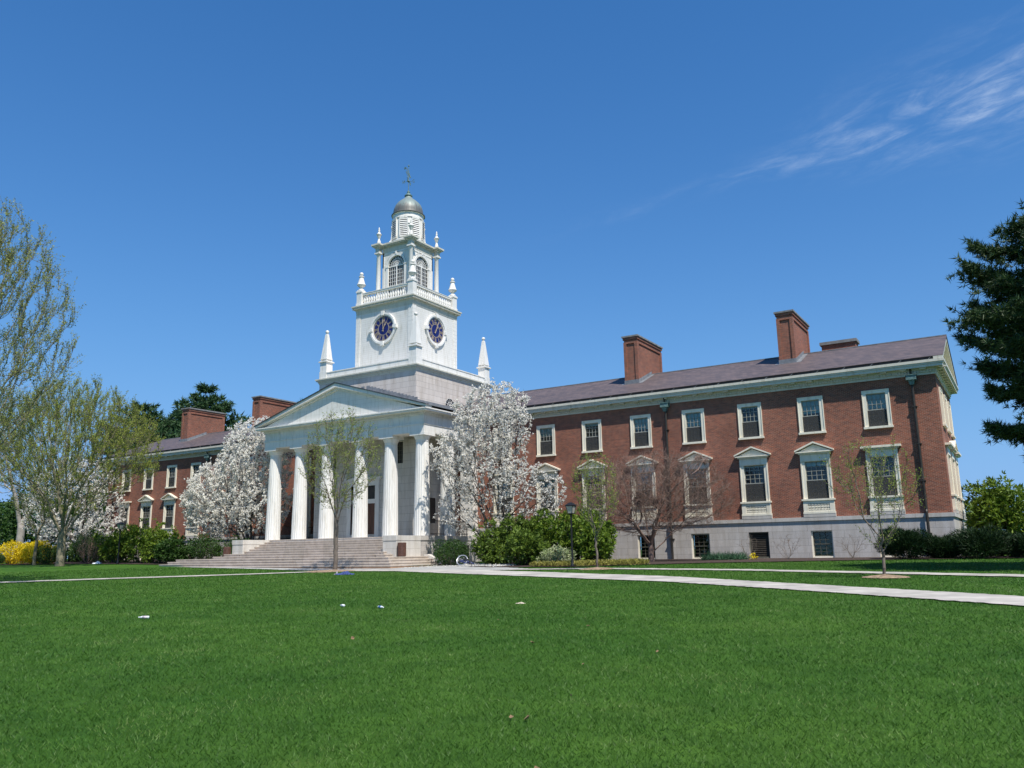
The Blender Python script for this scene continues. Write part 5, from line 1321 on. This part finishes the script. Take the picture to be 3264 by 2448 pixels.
# bicycle lying on its side in the bed
def bicycle(x, y):
    g0 = gz(x, y)+.06; t = thing('bicycle', (x, y, g0), 'blue and silver bicycle lying on the mulch by the steps', 'bicycle')
    w_ = (x, y, g0)
    tyre = simple('tyre_rubber', (.03, .03, .03), .8, .2, 9); silver = simple('silver_metal', (.6, .6, .62), .3, .08, 9, .7); bl = simple('blue_frame', (.03, .05, .22), .35, .1, 9)
    lay = Matrix.Rotation(math.radians(66), 4, 'X')   # frame plane tipped over towards the lawn
    yawm = Matrix.Rotation(math.radians(-8), 4, 'Z')
    def Tm(u, v, h=0): return yawm @ lay @ Vector((u, h, v))+Vector((0, .25, .12))
    hub_r = Tm(.45, .0); hub_f = Tm(-.53, .05, .03); ax_r = (yawm @ lay).to_3x3() @ Vector((0, 1, 0)); ax_f = Vector((.25, -.82, .52)).normalized()
    hub_f = hub_f+Vector((0, -.02, .16))
    for hb, ax, nm in ((hub_r, ax_r, 'wheel'), (hub_f, ax_f, 'wheel')):
        mb = MB(); mb.ring(hb, .315, .012, ax, 32, 6)
        a = ax.orthogonal().normalized(); b = ax.cross(a)
        for k in range(14): q = a*math.cos(k*PI/7)+b*math.sin(k*PI/7); mb.tube(hb, hb+q*.31, .004, n=3)
        mb.tube(hb-ax*.05, hb+ax*.05, .025, n=8)
        wh = obj(nm, mb, silver, t, w_, True); mb = MB(); mb.ring(hb, .335, .024, ax, 32, 8); obj('tyre', mb, tyre if nm != 'wheel' or hb is hub_r else silver, wh, w_, True)
    mb = MB(); bb = Tm(.02, -.05); seat = Tm(.2, .45); head = Tm(-.38, .46); head2 = Tm(-.41, .36)
    for p, q in ((bb, seat), (seat, head), (bb, head2), (bb, hub_r), (Tm(.17, .38), hub_r), (head, head2)): mb.tube(p, q, .019, n=8)
    mb.tube(head2, hub_f, .016, n=8); obj('frame', mb, bl, t, w_, True)
    mb = MB(); mb.tube(head, Tm(-.36, .58), .014, n=8); mb.path([Tm(-.42, .60, -.28), Tm(-.36, .58, -.1), Tm(-.36, .58, .1), Tm(-.42, .60, .28)], .013, 6); obj('handlebar', mb, silver, t, w_, True)
    mb = MB(); s0 = Tm(.24, .56); mb.tube(seat, s0, .013, n=6); mb.path([Tm(.38, .57), Tm(.24, .575), Tm(.08, .565)], .045, 8); obj('saddle', mb, tyre, t, w_, True)
    mb = MB(); mb.ring(bb+ax_r*.03, .09, .008, ax_r, 20, 5); mb.tube(bb-ax_r*.06, Tm(.14, -.12, -.06), .011, n=6); mb.tube(bb+ax_r*.06, Tm(-.1, .02, .06), .011, n=6); obj('crank', mb, tyre, t, w_, True)
bicycle(13.5, 41.0)

# litter on the lawn
plast = simple('clear_white_plastic', (.74, .76, .78), .2, .1, 30); lab_b = simple('blue_label', (.05, .16, .42), .4, .1, 30); lab_p = simple('grey_pink_label', (.55, .47, .52), .4, .3, 60)
def bottle(label, x, y, ang, L, lm):
    g0 = gz(x, y)+.035; t = thing('plastic_bottle', (x, y, g0), label, 'bottle', 'plastic bottles on the lawn')
    prof = [(.004, -.5), (.03, -.49), (.032, -.44), (.032, .1), (.03, .16), (.022, .3), (.0125, .38), (.0125, .42)]
    def lay(pf, r=1):
        mb = MB(); mb.lathe([(a*r, b*L) for a, b in pf], 0, 0, 14); ca, sa = math.cos(ang), math.sin(ang)
        mb.v = [(z*ca-p*sa, z*sa+p*ca, q) for p, q, z in mb.v]; return mb
    o = obj('bottle_body', lay(prof), plast, t, (x, y, g0), True)
    obj('label', lay([(.0335, -.3), (.0335, .08)]), lm, t, (x, y, g0), True); obj('cap', lay([(.015, .42), (.015, .5)]), plast, t, (x, y, g0))
bottle('white plastic bottle lying nearest the camera at left', 24.86, 12.0, math.radians(205), .25, lab_p)
bottle('small white plastic bottle further out on the lawn', 27.3, 15.9, math.radians(160), .2, plast)
bottle('blue labelled plastic bottle lying on the lawn', 28.7, 15.76, math.radians(-20), .25, lab_b)
def crumple(name, label, cat, x, y, L, W, H, mat, seed, ang=0, lift=.01):
    R = rng_(seed); n, m = 26, 12; g0 = gz(x, y)+lift; mb = MB(); nz = R.normal(size=(n+1, m+1))*.12
    for _ in range(2): nz[1:-1, 1:-1] = (nz[:-2, 1:-1]+nz[2:, 1:-1]+nz[1:-1, :-2]+nz[1:-1, 2:]+nz[1:-1, 1:-1]*2)/6
    ca, sa = math.cos(ang), math.sin(ang)
    for i in range(n+1):
        for j in range(m+1):
            u, v = i/n*2-1, j/m*2-1; e = max(0, 1-u*u*(.8+.2*math.sin(3*u)))*max(0, 1-v*v)
            k = (1-.35*max(0, u))*(1+.2*math.sin(5*u+v)); X, Y = u*L/2, v*W/2*k
            z = H*(e**.5)*(.75+.35*math.sin(4.1*u+1.3)*math.cos(2*v)+nz[i, j]*2.0)
            mb.v.append((X*ca-Y*sa, X*sa+Y*ca, max(z, 0)))
    for i in range(n):
        for j in range(m): mb.f.append((i*(m+1)+j, (i+1)*(m+1)+j, (i+1)*(m+1)+j+1, i*(m+1)+j+1))
    k = len(mb.v)
    o = obj(name, mb, mat, None, (x, y, g0), True); return tag(o, label, cat)
denim = simple('blue_denim', (.035, .06, .19), .9, .4, 12)
crumple('jacket', 'crumpled blue jacket lying on the grass before the young tree', 'jacket', 12.8, 31.4, .92, .42, .17, denim, 401, math.radians(30))
crumple('cloth_bag', 'small black and white bag beside the blue jacket', 'bag', 12.42, 31.17, .22, .2, .15, simple('black_white_cloth', (.2, .2, .21), .8, .9, 9), 402, .3)
crumple('paper_wrapper', 'tan crumpled wrapper lying on the lawn', 'wrapper', 31.44, 17.8, .24, .08, .035, simple('tan_paper', (.5, .43, .33), .9, .25, 30), 403, .35)
crumple('paper_bag', 'white crumpled paper bag lying beside the left bed', 'paper', -23.7, 40.7, .75, .4, .2, simple('white_paper', (.8, .82, .85), .8, .08, 9), 404, .2, .05)
leafm = simple('dry_leaf', (.20, .13, .07), .9, .4, 20); Rl = rng_(500); first = None
for px in range(14):
    a = math.radians(-62+62*Rl.random()); r = 5.5+12*Rl.random()**1.3; x, y = CAM[0]+r*math.sin(a), r*math.cos(a); g0 = gz(x, y)+.03
    if first is None:
        mb = MB(); L = .055; mb.add([(0, 0, 0), (L*.35, .028, .014), (L*.75, .02, .006), (L, 0, .02), (L*.7, -.022, .012), (L*.3, -.026, .004), (L*.5, 0, -.006)], [(0, 6, 1), (1, 6, 2), (2, 6, 3), (3, 6, 4), (4, 6, 5), (5, 6, 0)])
        first = o = obj('fallen_leaf', mb, leafm, None, (x, y, g0)); tag(o, 'small dry brown leaf lying alone on the open lawn', 'leaf', 'dry leaves on the lawn')
    else:
        o = first.copy(); COL.objects.link(o); o.location = (x, y, g0)
    o.rotation_euler = (Rl.normal()*.4, Rl.normal()*.4, Rl.random()*6.28); s = .6+.7*Rl.random(); o.scale = (s, s, s)
